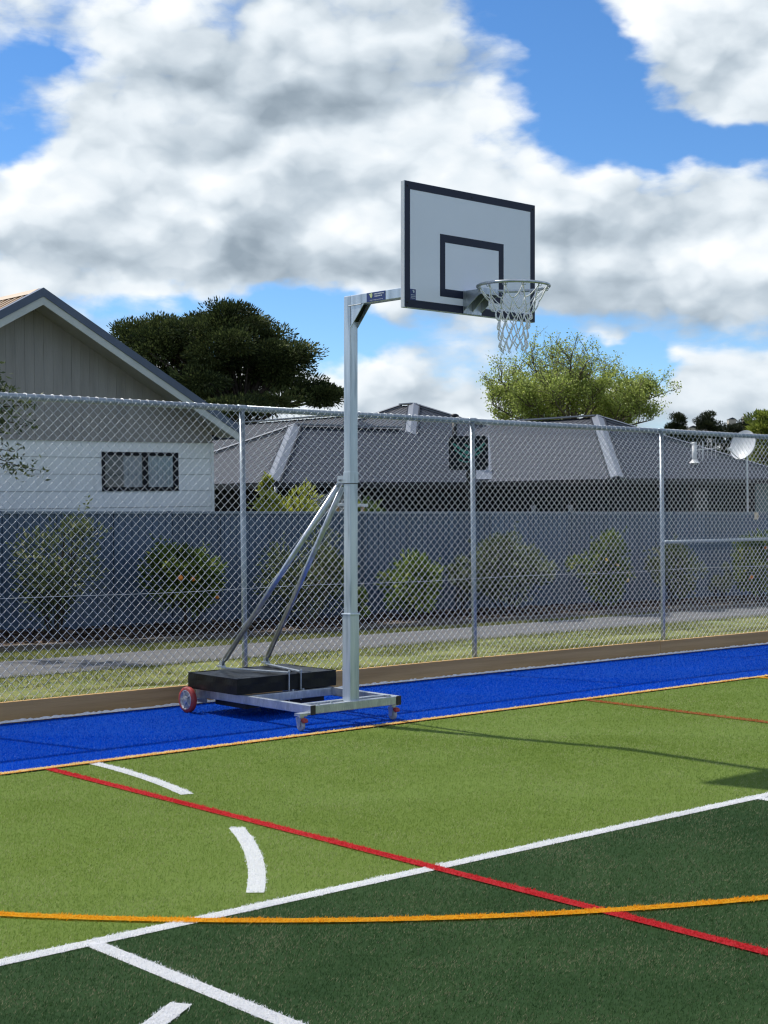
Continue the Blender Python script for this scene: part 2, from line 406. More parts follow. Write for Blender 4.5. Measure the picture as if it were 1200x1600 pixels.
FRAY = pmat('turf_backing', (.95, .93, .91), (.80, .77, .75), 40, 4, .9, 0, .6, 80)


def glassmat():
    ma = bpy.data.materials.new('window_glass'); ma.use_nodes = True
    nt = ma.node_tree; N = nt.nodes; L = nt.links
    gl = N.new('ShaderNodeBsdfGlossy'); gl.inputs['Roughness'].default_value = .03
    tr = N.new('ShaderNodeBsdfTransparent'); tr.inputs['Color'].default_value = (.78, .82, .84, 1)
    fr = N.new('ShaderNodeFresnel'); fr.inputs['IOR'].default_value = 1.45
    nz = N.new('ShaderNodeTexNoise'); nz.inputs['Scale'].default_value = 1.2
    bp = N.new('ShaderNodeBump'); bp.inputs['Strength'].default_value = .02; L.new(nz.outputs[0], bp.inputs['Height']); L.new(bp.outputs[0], gl.inputs['Normal'])
    ms = N.new('ShaderNodeMixShader'); L.new(fr.outputs[0], ms.inputs[0]); L.new(tr.outputs[0], ms.inputs[1]); L.new(gl.outputs[0], ms.inputs[2])
    L.new(ms.outputs[0], N['Material Output'].inputs['Surface'])
    return ma


GLASS = glassmat()

T_LIGHT = turfmat('turf_light_green', (.180, .262, .046), (.236, .332, .082), (.38, .41, .19), .44, .90)
T_DARK = turfmat('turf_dark_green', (.032, .074, .025), (.066, .126, .045), (.245, .245, .145), .54, .89)
T_BLUE = turfmat('turf_blue', (.0006, .066, .47), (.0014, .098, .68), (.25, .42, .85), .10, .975)
T_WHITE = turfmat('turf_white', (.80, .80, .82), (.93, .93, .94), (.95, .95, .95), .1, .9)
T_RED = turfmat('turf_red', (.52, .020, .028), (.74, .060, .062), (.66, .24, .16), .1, .97)
T_YELLOW = turfmat('turf_yellow', (.72, .31, .012), (.94, .50, .030), (.9, .6, .2), .1, .98)
T_ORANGE = turfmat('turf_orange', (.72, .30, .05), (.88, .46, .10), (.7, .45, .25), .1, .97)
T_RUST = turfmat('turf_rust', (.40, .10, .035), (.58, .19, .075), (.5, .3, .15), .1, .95)
T_CREAM = turfmat('turf_cream', (.82, .58, .22), (.93, .74, .38), (.9, .85, .7), .1, .95)


# ------------------------------------------------------------------ ground, turf and lines
g = MB(); g.add([(-900, -900, -.42), (900, -900, -.42), (900, 900, -.42), (-900, 900, -.42)], [(0, 1, 2, 3)])
struct(obj('ground', g, GROUND))

# lines on the turf: name, material, test for points, and the outline strip used for the sheet under the pile
WL = 4.80


def band(vals, c, w): return np.abs(vals - c) < w / 2


ARC_C = (0.017, 8.13); ARC_R = 4.88
YEL_C = (7.467, 9.01); YEL_R = 5.921


def ang(x, y, c): return np.degrees(np.arctan2(y - c[1], x - c[0]))


def arc_test(c, r, w, a0, a1):
    def f(x, y):
        d = np.hypot(x - c[0], y - c[1]); a = ang(x, y, c)
        return (np.abs(d - r) < w / 2) & (a > a0) & (a < a1)
    return f


def arc_sheet(c, r, w, a0, a1, n=60):
    mb = MB(); vs = []
    for i in range(n + 1):
        a = math.radians(a0 + (a1 - a0) * i / n)
        vs += [(c[0] + (r - w / 2) * math.cos(a), c[1] + (r - w / 2) * math.sin(a), 0), (c[0] + (r + w / 2) * math.cos(a), c[1] + (r + w / 2) * math.sin(a), 0)]
    mb.add(vs, [(2 * i, 2 * i + 1, 2 * i + 3, 2 * i + 2) for i in range(n)]); return mb


def rect_sheet(x0, x1, y0, y1):
    return MB().add([(x0, y0, 0), (x1, y0, 0), (x1, y1, 0), (x0, y1, 0)], [(0, 1, 2, 3)])


def rect_test(x0, x1, y0, y1): return lambda x, y: (x > x0) & (x < x1) & (y > y0) & (y < y1)


LINES = []   # later entries lie on top
def rect_line(name, mat, x0, x1, y0, y1, lab): LINES.append((name, mat, rect_test(x0, x1, y0, y1), rect_sheet(x0, x1, y0, y1), lab))
def arc_line(name, mat, c, r, w, a0, a1, lab): LINES.append((name, mat, arc_test(c, r, w, a0, a1), arc_sheet(c, r, w, a0, a1), lab))


rect_line('lane_line', T_WHITE, 2.835, 2.905, -6, WL, 'white line running from the long white line to the bottom edge')
rect_line('lane_line', T_WHITE, 6.97, 7.04, -6, WL, 'short white line end at the right edge below the long white line')
rect_line('court_boundary_line', T_WHITE, -12, 40, WL - .036, WL + .036, 'long white line between light green and dark green turf')
arc_line('arc_dash', T_WHITE, ARC_C, ARC_R, .075, -14.2, .4, 'curved white dash starting at the blue turf edge')
arc_line('arc_dash', T_WHITE, ARC_C, ARC_R, .075, -40.3, -25.3, 'curved white dash left of where red and white lines cross')
arc_line('arc_dash', T_WHITE, ARC_C, ARC_R + .045, .075, -71, -56.6, 'curved white dash cut by the bottom edge of the picture')
rect_line('red_line', T_RED, 4.555, 4.618, -6, 8.155, 'red line crossing both greens diagonally')
rect_line('red_line', T_RUST, 9.475, 9.51, 3, 8.165, 'thin rust red line at the far right of the light green turf')
rect_line('red_line', T_RUST, 9.53, 9.552, 3, 8.165, 'second thinner rust line beside the far right red line')
arc_line('yellow_arc', T_YELLOW, YEL_C, YEL_R, .058, -165, -20, 'long yellow curve sweeping across the dark green turf')
rect_line('yellow_line', T_YELLOW, 11.93, 11.99, 5, 8.165, 'short yellow line meeting the blue turf at far right')
rect_line('edge_line', T_CREAM, -14, 42, 8.166, 8.220, 'cream line along the edge of the blue turf')
rect_line('edge_line', T_ORANGE, -14, 42, 8.150, 8.166, 'thin orange line bordering the cream line')

ZONES = [('blue_turf', T_BLUE, (-14, 42, 8.220, 10.092), 'bright blue artificial turf strip along the fence'),
         ('light_green_turf', T_LIGHT, (-14, 42, WL, 8.150), 'light green artificial turf'),
         ('dark_green_turf', T_DARK, (-14, 42, -14, WL), 'dark green artificial turf in the foreground')]


def blade_mesh(name, base_v, base_f, px, py, z0, hgt, wid):
    """sheet plus one small triangle for each fibre"""
    n = len(px)
    az = rng.uniform(0, 2 * np.pi, n); ln = rng.normal(0, .55, n) * hgt; la = rng.uniform(0, 2 * np.pi, n)
    # nap combed slightly one way
    lx = ln * np.cos(la) + .25 * hgt; ly = ln * np.sin(la) - .15 * hgt
    hh = hgt * rng.uniform(.6, 1.15, n)
    dx = np.cos(az) * wid / 2; dy = np.sin(az) * wid / 2
    V = np.zeros((n, 3, 3))
    V[:, 0] = np.stack([px - dx, py - dy, np.full(n, z0)], 1); V[:, 1] = np.stack([px + dx, py + dy, np.full(n, z0)], 1)
    V[:, 2] = np.stack([px + lx, py + ly, z0 + hh], 1)
    nb = len(base_v)
    verts = np.concatenate([np.array(base_v, float).reshape(-1, 3), V.reshape(-1, 3)])
    loops = np.concatenate([np.array([i for f in base_f for i in f], int), nb + np.arange(3 * n)])
    sizes = np.concatenate([np.array([len(f) for f in base_f], int), np.full(n, 3)])
    starts = np.concatenate([[0], np.cumsum(sizes)[:-1]])
    me = bpy.data.meshes.new(name)
    me.vertices.add(len(verts)); me.vertices.foreach_set('co', verts.ravel())
    me.loops.add(len(loops)); me.loops.foreach_set('vertex_index', loops.astype(np.int32))
    me.polygons.add(len(sizes)); me.polygons.foreach_set('loop_start', starts.astype(np.int32))
    t = np.concatenate([np.full(nb, .35), np.repeat(rng.random(n), 3)])
    a = me.attributes.new('tint', 'FLOAT', 'POINT'); a.data.foreach_set('value', t.astype(np.float32))
    me.update(calc_edges=True)
    return me


def scatter_turf():
    """fibre positions over the turf the picture shows, thinning with distance"""
    out = []
    for d0, d1, dens in ((4.3, 6.2, 15000), (6.2, 8.2, 11000), (8.2, 10.5, 7500), (10.5, 14.0, 3600), (14.0, 19.0, 1600)):
        w0 = .2532 * d1 + 2.0
        n = int(dens * (d1 - d0) * 2 * w0)
        d = rng.uniform(d0, d1, n); l = rng.uniform(-w0, w0, n)
        k = np.abs(l) < .2532 * d + 2.0; d = d[k]; l = l[k]
        x = Fv.x * d + Rv.x * l; y = Fv.y * d + Rv.y * l
        k = y < 10.076; out.append(np.stack([x[k], y[k], d[k]], 1))
    return np.concatenate(out)


def build_turf():
    P = scatter_turf(); x, y, d = P.T
    wob = .004 * np.sin(x * 37 + y * 11) + .004 * np.sin(y * 53 - x * 19)     # tufting rows are not dead straight
    own = np.full(len(x), -1)
    for i, (_, _, r, _) in enumerate(ZONES): own[rect_test(*r)(x, y)] = i
    nz = len(ZONES)
    for i, (_, _, t, _, _) in enumerate(LINES):
        own[t(x + wob + rng.normal(0, .003, len(x)), y + wob + rng.normal(0, .003, len(x)))] = nz + i
    wid = np.interp(d, [4, 8, 14, 19], [.0026, .0038, .0075, .011])
    hgt = np.interp(d, [4, 19], [.0100, .013])
    for i, (name, mat, r, lab) in enumerate(ZONES):
        x0, x1, y0, y1 = r; k = own == i
        bv = [(x0, y0, 0), (x1, y0, 0), (x1, y1, 0), (x0, y1, 0)]
        o = link(name, blade_mesh(name, bv, [(0, 1, 2, 3)], x[k], y[k], 0.0, hgt[k], wid[k]), mat)
        struct(o, label=lab)
    for i, (name, mat, t, sh, lab) in enumerate(LINES):
        k = own == nz + i; z = .003 + .0005 * i
        bv = [(a, b, z) for a, b, c in sh.v]
        # lines get an extra helping of fibre so that the pile reads dense
        xx = np.concatenate([x[k], x[k] + rng.normal(0, .004, k.sum())]); yy = np.concatenate([y[k], y[k] + rng.normal(0, .004, k.sum())])
        o = link(name, blade_mesh(name, bv, sh.f, xx, yy, z, np.tile(hgt[k], 2) * .78, np.tile(wid[k], 2)), mat)
        struct(o, label=lab)


build_turf()

# pale frayed edge of the turf against the board
mb = MB(); vs = []; n = 900
for i in range(n + 1):
    X = 2 + 22 * i / n
    a = .018 * random.random() + .012 * math.sin(X * 2.1) * math.sin(X * .7)
    hgt = .010 + .012 * random.random()
    vs += [(X, 10.072 + a * .6, .008), (X, 10.084 + a * .2, hgt + .004), (X, 10.097, hgt + .006)]
mb.add(vs, [(3 * i + j, 3 * i + 3 + j, 3 * i + 4 + j, 3 * i + 1 + j) for i in range(n) for j in (0, 1)])
struct(obj('turf_backing_edge', mb, FRAY))

# ------------------------------------------------------------------ timber edging board
tb = thing('timber_edging', 'low brown timber edging board along the foot of the chain link fence', 'timber edging', (10, 10.12, 0))
x = -1.4
for k in range(6):
    obj('plank', MB().box(x, x + 4.79, 10.10 + .004 * (k % 2), 10.146 + .004 * (k % 2), -.14, .152 + .003 * (k % 3)), TIMBER, tb, bevel=.003)
    x += 4.8

# ------------------------------------------------------------------ chain link fence
FX0, FX1, FY = 1.9, 19.0, 10.20
RAIL_Z = 2.405
cf = thing('chain_link_fence', 'tall galvanised chain link fence with pipe posts behind the hoop', 'chain link fence', (10, FY, 0))
LEAN = .0168
for X in (1.95, 4.76, 7.573, 10.285, 13.172, 15.97, 18.8):
    p = obj('post', MB().tube([(X + .002, FY, -.4), (X - LEAN * RAIL_Z, FY, RAIL_Z - .012)], .0235, 16), PIPE, cf, smooth=True)
    t = X - LEAN * RAIL_Z
    sub('rail_clamp', MB().tube([(t - .045, FY, RAIL_Z), (t + .045, FY, RAIL_Z)], .0285, 14), PIPE, p, smooth=True)
xs = [FX0, 7.545, 13.13, FX1]
for a, b in zip(xs[:-1], xs[1:]):
    obj('top_rail', MB().tube([(a, FY, RAIL_Z), ((a + b) / 2, FY, RAIL_Z - .004), (b - .002, FY, RAIL_Z)], .0255, 16), PIPE, cf, smooth=True)
obj('brace_rail', MB().tube([(13.20, FY, 1.205), (15.93, FY, 1.215)], .0195, 14), PIPE, cf, smooth=True)
obj('brace_rail', MB().tube([(16.0, FY, 1.215), (18.8, FY, 1.22)], .0195, 14), PIPE, cf, smooth=True)
obj('tension_wire', MB().tube([(FX0 + i * .4, FY - .032, .905 + .006 * math.sin(i * .9)) for i in range(43)], .0020, 6), WIRE, cf, smooth=True)
# lacing wire wound round the top rail
pts = []
turns = int((FX1 - FX0) / .0765)
for i in range(turns * 9):
    a = 2 * math.pi * i / 9
    pts.append((FX0 + .0765 * i / 9 + .02 * math.sin(a), FY + .0272 * math.cos(a), RAIL_Z - .003 + .030 * math.sin(a)))
lw = obj('lacing_wire', MB().tube(pts, .0016, 4), WIRE, cf, smooth=True)


def chain_mesh():
    W = .0770; H = .0730; z0 = .10; rows = 63; r = .0023; dy = .0046; S = 4
    ncol = int((FX1 - FX0) / (W / 2))
    V = []; Fc = []; off = 0
    ph = np.arange(S) * 2 * np.pi / S + .4
    for i in range(ncol):
        X0 = FX0 + i * W / 2
        j = np.arange(rows + 1)
        kx = X0 + (W / 2) * ((j + i) % 2); kz = z0 + j * H / 2
        pts = []
        for q in range(rows):
            s = -1 if kx[q + 1] > kx[q] else 1          # rising strands lie in front
            pts.append((kx[q], 0, kz[q]))
            for u in (.2, .8): pts.append((kx[q] + (kx[q + 1] - kx[q]) * u, s * dy, kz[q] + (kz[q + 1] - kz[q]) * u))
        pts.append((kx[-1], 0, kz[-1]))
        p = np.array(pts)
        p[:, 0] += .0025 * np.sin(p[:, 2] * 1.7 + X0 * .8) + .0012 * np.sin(X0 * 5 + p[:, 2] * 4)
        p[:, 1] += FY - .034 + .006 * np.sin(X0 * 2.2) * np.sin(p[:, 2] * 1.3)
        p[:, 2] += .004 * np.sin(X0 * 1.1) + .002 * np.sin(X0 * 3.7 + 1)
        t = np.gradient(p, axis=0); t /= np.linalg.norm(t, axis=1)[:, None]
        a = np.cross(t, np.array([0, 1., 0])); a /= np.linalg.norm(a, axis=1)[:, None]; b = np.cross(t, a)
        ring = p[:, None, :] + r * (a[:, None, :] * np.cos(ph)[None, :, None] + b[:, None, :] * np.sin(ph)[None, :, None])
        n = len(p); V.append(ring.reshape(-1, 3))
        m = np.arange(n - 1)[:, None] * S; q = np.arange(S)[None, :]
        Fc.append(np.stack([m + q, m + (q + 1) % S, m + S + (q + 1) % S, m + S + q], -1).reshape(-1, 4) + off)
        off += n * S
    return np.concatenate(V), np.concatenate(Fc)


def npmesh(name, V, Fa, tint=None):
    """mesh from numpy arrays with faces of one size"""
    k = Fa.shape[1]; me = bpy.data.meshes.new(name)
    me.vertices.add(len(V)); me.vertices.foreach_set('co', np.ascontiguousarray(V, dtype=np.float32).ravel())
    me.loops.add(Fa.size); me.loops.foreach_set('vertex_index', Fa.astype(np.int32).ravel())
    me.polygons.add(len(Fa)); me.polygons.foreach_set('loop_start', np.arange(0, Fa.size, k, dtype=np.int32))
    if tint is not None:
        a = me.attributes.new('tint', 'FLOAT', 'POINT'); a.data.foreach_set('value', tint.astype(np.float32))
    me.update(calc_edges=True); return me


V, Fa = chain_mesh()
V -= np.array([10, FY, 0])
cm = link('wire_mesh', npmesh('wire_mesh', V, Fa), WIRE, cf, smooth=True); cm['kind'] = 'stuff'

# ------------------------------------------------------------------ the portable hoop
PX_, PY_ = 7.19, 8.405
st = thing('basketball_stand', 'portable galvanised basketball stand with navy bordered backboard on the blue turf', 'basketball hoop', (PX_, PY_, 0))
ZT = .18; ZB = .115; XL, XR = 6.75, 7.61; YF, YB = 8.325, 9.66
for ya in (YF + .002, YF + .125, 9.075, 9.56):
    obj('cross_bar', MB().box(XL + .0405, XR - .0405, ya, ya + .04, ZB + .002, ZT - .0015), GALV, st, bevel=.004)
for a in (XL, XR - .04):
    r_ = obj('side_rail', MB().box(a, a + .04, YF, YB, ZB, ZT), GALV, st, bevel=.004)
    sub('end_cap', MB().box(a - .001, a + .041, YF - .006, YF + .004, ZB - .001, ZT + .001), BLACK_CAP, r_, bevel=.002)
obj('post_plate', MB().box(PX_ - .09, PX_ + .09, YF + .043, YF + .124, ZT - .022, ZT - .013), GALV, st)
# bolts on the frame
for bx, by in ((6.79 + .05, 8.35), (7.2, 9.095), (7.3, 9.095), (7.52, 8.35), (6.96, 8.35)):
    obj('bolt', MB().lathe([(0, .010), (.008, .010), (.008, 0), (.012, 0), (.012, -.002)], (bx, by, ZT + .001), (0, 0, 1), 8), GALV, st)
# wheels
for sx, wx in ((-1, 6.655), (1, 7.705)):
    wy, wz, R0 = 9.71, .101, .101
    w = obj('wheel', MB().lathe([(.066, -.022), (.092, -.022), (.099, -.014), (R0, 0), (.099, .014), (.092, .022), (.066, .022)], (wx, wy, wz), (1, 0, 0), 36), RED_RUBBER, st, smooth=True)
    rim = MB().lathe([(.078, -.024), (.078, -.020), (.070, -.024), (.060, -.013), (.03, -.012), (.028, -.03), (.013, -.032), (0, -.032)], (wx, wy, wz), (1, 0, 0), 30)
    rim.lathe([(.078, .024), (.070, .024), (.060, .013), (.03, .012), (.028, .03), (.013, .032), (0, .032)], (wx, wy, wz), (1, 0, 0), 30)
    for k in range(5):
        a = 2 * math.pi * k / 5
        for q in (-1, 1):
            rim.bar((wx + q * .017, wy + .022 * math.cos(a), wz + .022 * math.sin(a)), (wx + q * .017, wy + .068 * math.cos(a), wz + .068 * math.sin(a)), .008, .016, (1, 0, 0))
    sub('rim', rim, GREY_RIM, w)
    ax_in = XL if sx < 0 else XR
    sub('axle', MB().tube([(wx + sx * .036, wy, wz), (ax_in - sx * .03, wy, wz)], .010, 10), GALV, w)
    obj('wheel_bracket', MB().box(min(ax_in, ax_in - sx * .006) - .001, max(ax_in, ax_in - sx * .006) + .001, 9.60, 9.74, .075, ZT - .004), GALV, st)
# castors
for cx in (6.70, 7.575):
    cy = YF + .05
    c = obj('castor', MB().box(cx - .033, cx + .033, cy - .033, cy + .033, ZB - .008, ZB - .001).lathe([(.024, 0), (.024, -.012), (.017, -.016)], (cx, cy, ZB - .008), (0, 0, 1), 16)
            .prism([(cx - .022, cy - .030, ZB - .022), (cx - .022, cy + .030, ZB - .022), (cx - .022, cy + .012, .030), (cx - .022, cy - .014, .030)], (-.0015, 0, 0), (.0015, 0, 0))
            .prism([(cx + .022, cy - .030, ZB - .022), (cx + .022, cy + .030, ZB - .022), (cx + .022, cy + .012, .030), (cx + .022, cy - .014, .030)], (-.0015, 0, 0), (.0015, 0, 0))
            .box(cx - .022, cx + .022, cy - .03, cy + .03, ZB - .024, ZB - .020), GALV, st)
    sub('castor_wheel', MB().lathe([(.0, -.014), (.030, -.014), (.036, -.010), (.038, 0), (.036, .010), (.030, .014), (0, .014)], (cx, cy - .002, .038), (1, 0, 0), 24), CLEAR_WHEEL, c, smooth=True)
    sub('brake_pedal', MB().prism([(cx - .02, cy - .012, .098), (cx - .02, cy - .056, .088), (cx - .02, cy - .060, .066), (cx - .02, cy - .044, .060), (cx - .02, cy - .030, .074), (cx - .02, cy - .01, .078)], (0, 0, 0), (.04, 0, 0)), RED_RUBBER, c, bevel=.003)
# a short front-bar reach so the castor plates meet the side rails
obj('castor_mount', MB().box(6.668, XL + .001, YF + .018, YF + .082, ZB - .001, ZB + .012), GALV, st)

# counterweight under its black cover
bx0, bx1, by0, by1, bz0, bz1 = 6.705, 7.665, 9.14, 9.775, .182, .302
mb = MB(); nx, ny = 30, 22
vs = []
for j in range(ny + 1):
    for i in range(nx + 1):
        u, v = i / nx, j / ny
        e = min(u, 1 - u, v, 1 - v)
        w = .006 * math.sin(u * 9 + v * 7) * math.sin(v * 11 - u * 3) + .004 * math.sin(u * 21 + v * 9 + 3 * math.sin(v * 6)) + .0012 * random.uniform(-1, 1)
        vs.append((bx0 + (bx1 - bx0) * u, by0 + (by1 - by0) * v, bz1 + (w if e > .02 else 0) - (.004 if e < .001 else 0)))
fs = [(j * (nx + 1) + i, j * (nx + 1) + i + 1, (j + 1) * (nx + 1) + i + 1, (j + 1) * (nx + 1) + i) for j in range(ny) for i in range(nx)]
edge = [i for i in range(nx + 1)] + [(j) * (nx + 1) + nx for j in range(1, ny + 1)] + [ny * (nx + 1) + i for i in range(nx - 1, -1, -1)] + [j * (nx + 1) for j in range(ny - 1, 0, -1)]
o0 = len(vs); ne = len(edge)
for lev, z in ((1, bz1 - .05), (2, bz0)):
    for k, e in enumerate(edge):
        X, Y, _ = vs[e]; s = .0025 * math.sin(k * .7) * (1 if lev == 1 else .5)
        nxv = (1 if X > bx1 - .001 else -1 if X < bx0 + .001 else 0); nyv = (1 if Y > by1 - .001 else -1 if Y < by0 + .001 else 0)
        vs.append((X + nxv * s, Y + nyv * s, z))
for k in range(ne):
    k2 = (k + 1) % ne
    fs.append((edge[k2], edge[k], o0 + k, o0 + k2)); fs.append((o0 + k2, o0 + k, o0 + ne + k, o0 + ne + k2))
fs.append(tuple(o0 + ne + k for k in range(ne)))
mb.add(vs, fs)
cw = obj('counterweight', mb, BLACK_COVER, st)
# hem of the cover
sub('cover_hem', MB().tube([(bx0, by0, bz1 - .002), (bx1, by0, bz1 - .002), (bx1, by1, bz1 - .002), (bx0, by1, bz1 - .002)], .0035, 6, closed=True), BLACK_COVER, cw)
# slabs between the rails below the cover
sub('weight_tray', MB().box(6.80, 7.56, 9.16, 9.55, .07, .114), DARK_TRIM, cw)
# hold-down straps with their rods
for (ax0, ay0), (ax1, ay1) in (((6.985, 9.72), (7.185, 9.128)), ((7.43, 9.735), (7.30, 9.128))):
    s_ = obj('hold_down_bar', MB().bar((ax0, ay0, .322), (ax1, ay1, .319), .030, .010), GALV, st, bevel=.002)
    sub('threaded_rod', MB().tube([(ax1, ay1 - .004, .335), (ax1, ay1 - .004, .10)], .005, 8), GALV, s_)
    sub('nut', MB().lathe([(0, .012), (.010, .012), (.010, 0)], (ax1, ay1 - .004, .325), (0, 0, 1), 6), GALV, s_)
    sub('brace_lug', MB().box(ax0 - .024, ax0 + .024, ay0 - .02, ay0 + .035, .326, .340).box(ax0 - .016, ax0 - .011, ay0 - .016, ay0 + .016, .338, .372).box(ax0 + .011, ax0 + .016, ay0 - .016, ay0 + .016, .338, .372), GALV, s_)
# post, sleeve, bracket, braces
post = obj('post', MB().box(PX_ - .037, PX_ + .037, PY_ - .037, PY_ + .037, ZT - .012, 3.118), GALV_POST, st, bevel=.006)
sub('lower_sleeve', MB().box(PX_ - .0445, PX_ + .0445, PY_ - .0445, PY_ + .0445, ZT - .013, .80), GALV_POST, post, bevel=.006)
sub('sleeve_collar', MB().box(PX_ - .050, PX_ + .050, PY_ - .050, PY_ + .050, .796, .810), GALV_POST, post, bevel=.003)
brk = obj('brace_bracket', MB().box(PX_ - .040, PX_ + .040, PY_ - .040, PY_ + .040, 1.755, 1.84), GALV_POST, st, bevel=.003)
sub('clamp_band', MB().box(PX_ - .0405, PX_ + .0405, PY_ - .0405, PY_ + .0405, 1.752, 1.757), DARK_TRIM, brk)
for q in (-.036, .036): sub('lug', MB().box(PX_ + q - .004, PX_ + q + .004, PY_ + .036, PY_ + .105, 1.758, 1.812), GALV, brk)
sub('pivot_bolt', MB().tube([(PX_ - .062, PY_ + .075, 1.782), (PX_ + .062, PY_ + .075, 1.782)], .010, 10), GALV, brk)
for fx, fy in ((6.985, 9.72), (7.43, 9.735)):
    sgn = -1 if fx < PX_ else 1
    top = Vector((PX_ + sgn * .018, PY_ + .085, 1.772)); foot = Vector((fx, fy, .352)); d = (foot - top).normalized()
    br = obj('brace_tube', MB().tube([top + d * .05, foot - d * .05], .0205, 14), GALV, st, smooth=True)
    sub('flattened_end', MB().bar(foot - d * .065, foot + d * .012, .010, .034, (1, 0, 0)), GALV, br, bevel=.003)
    sub('flattened_end', MB().bar(top - d * .01, top + d * .07, .012, .036, (1, 0, 0)), GALV, br, bevel=.003)
# arm and gusset
AZ0, AZ1 = 3.045, 3.118
arm = obj('arm', MB().box(PX_ - .0365, PX_ + .0365, 7.21, PY_ - .038, AZ0, AZ1), GALV_POST, st, bevel=.005)
gy = PY_ - .0375
for q in (-.0355, .0305):
    obj('gusset_plate', MB().prism([(PX_ + q, gy, AZ0 + .001), (PX_ + q, gy, 2.885), (PX_ + q, gy - .148, AZ0 + .001)], (0, 0, 0), (.005, 0, 0)), GALV_POST, st)
obj('gusset_shade_fill', MB().prism([(PX_ - .030, gy - .012, AZ0 - .002), (PX_ - .030, gy - .012, 2.93), (PX_ - .030, gy - .105, AZ0 - .002)], (0, 0, 0), (.060, 0, 0)), DARK_TRIM, st)  # dark fill between the plates, coloured as the shade inside an open gusset
obj('weld_seam', MB().tube([(PX_ - .038, gy + .02, AZ0 - .002), (PX_ - .038, gy - .05, AZ0 - .001), (PX_ - .038, gy - .12, AZ0 + .0)], .0028, 6)
    .tube([(PX_ - .038, gy, 2.90), (PX_ - .038, gy + .001, AZ0 - .005)], .0026, 6), GALV, st)
sub('end_plate', MB().box(PX_ - .10, PX_ + .10, 7.207, 7.215, 2.93, 3.22), GALV, arm)
lbl = sub('label_sticker', MB().box(PX_ - .0385, PX_ - .0375, 7.985, 8.185, AZ0 + .004, AZ1 - .004), LABEL_BLUE, arm)
mk = MB()
xk = PX_ - .0388
for row, z, y0, y1 in ((0, AZ1 - .018, 8.105, 8.0), (1, AZ1 - .034, 8.098, 8.02), (2, AZ0 + .014, 8.15, 8.01)):
    y = y0
    while y > y1:
        w = random.uniform(.006, .014) if row < 2 else random.uniform(.004, .008)
        hh = .0042 if row < 2 else .0022
        mk.box(xk - .0004, xk, y - w, y, z - hh + random.uniform(-.001, .001), z + hh); y -= w + .0035
sub('label_lettering', mk, LABEL_MARK, arm)
lf = MB().add([(xk - .0005, 8.162, AZ1 - .012), (xk - .0005, 8.150, AZ1 - .022), (xk - .0005, 8.146, AZ1 - .036), (xk - .0005, 8.132, AZ1 - .044), (xk - .0005, 8.122, AZ1 - .030), (xk - .0005, 8.124, AZ1 - .010), (xk - .0005, 8.136, AZ1 - .007), (xk - .0005, 8.146, AZ1 - .012)], [tuple(range(8))])
sub('label_emblem', lf, LABEL_LEAF, arm)

# backboard
BX0, BX1, BZ0, BZ1, BYF, BYB = 6.585, 7.82, 2.866, 3.682, 7.17, 7.205
bd = obj('backboard', MB().box(BX0, BX1, BYF, BYB, BZ0, BZ1), BOARD_EDGE, st, bevel=.003)
sub('face_sheet', MB().box(BX0 + .0022, BX1 - .0022, BYF - .0008, BYF + .001, BZ0 + .0022, BZ1 - .0022), BOARD_WHITE, bd)
e = .003; y0, y1 = BYF - .0020, BYF - .0005
def frame_rect(x0, x1, z0, z1, t, tz):
    return MB().box(x0, x1, y0, y1, z1 - tz, z1).box(x0, x1, y0, y1, z0, z0 + tz).box(x0, x0 + t, y0, y1, z0 + tz, z1 - tz).box(x1 - t, x1, y0, y1, z0 + tz, z1 - tz)
sub('border_stripe', frame_rect(BX0 + e, BX1 - e, BZ0 + e, BZ1 - e, .046, .050), BOARD_NAVY, bd)
sub('target_square', frame_rect(6.902, 7.503, 2.965, 3.374, .047, .052), BOARD_NAVY, bd)
sub('board_sticker', MB().box(6.634, 6.684, y0 - .0006, y1, 2.918, 2.988), LABEL_BLUE, bd)
mk = MB()
for z, a, b in ((2.951, 6.641, 6.676), (2.941, 6.642, 6.674), (2.930, 6.641, 6.677)):
    x = a
    while x < b: w = random.uniform(.003, .007); mk.box(x, x + w, y0 - .0012, y0 - .0006, z - .002, z + .002); x += w + .0018
mk.add([(6.652, y0 - .0012, 2.981), (6.668, y0 - .0012, 2.983), (6.673, y0 - .0012, 2.974), (6.668, y0 - .0012, 2.962), (6.661, y0 - .0012, 2.966), (6.659, y0 - .0012, 2.974)], [tuple(range(6))])
sub('board_sticker_print', mk, LABEL_MARK, bd)
for x in (6.61, 7.2, 7.795):
    for z in (2.90, 3.65):
        sub('board_bolt', MB().lathe([(0, .003), (.006, .002), (.008, 0)], (x, y0, z), (0, -1, 0), 8), DARK_TRIM, bd)
# back rails of the board
for z in (2.95, 3.2, 3.55): sub('back_rail', MB().box(BX0 + .08, BX1 - .08, BYB + .001, BYB + .0245 if z != 3.2 else BYB + .003, z - .02, z + .02), GALV, bd)

# ring with its bracket and net
RC = Vector((PX_ + .008, 6.79, 3.018)); RR = .2335
ring = obj('ring', MB().tube([(RC.x + RR * math.cos(2 * math.pi * i / 64), RC.y + RR * math.sin(2 * math.pi * i / 64), RC.z) for i in range(64)], .0098, 12, closed=True), GALV, st, smooth=True)
bk = MB(); w = .085
bk.box(RC.x - w, RC.x + w, BYF - .009, BYF - .003, BZ0 + .003, 3.022)
bk.box(RC.x - w, RC.x + w, 7.005, BYF - .009, 3.012, 3.018)
for s in (-w, w - .005):
    bk.prism([(RC.x + s, BYF - .009, 3.012), (RC.x + s, BYF - .009, BZ0 + .02), (RC.x + s, 7.03, 2.975), (RC.x + s, 7.005, 2.985), (RC.x + s, 7.005, 3.012)], (0, 0, 0), (.005, 0, 0))
bk.box(RC.x - w, RC.x + w, 7.001, 7.005, 2.985, 3.026)
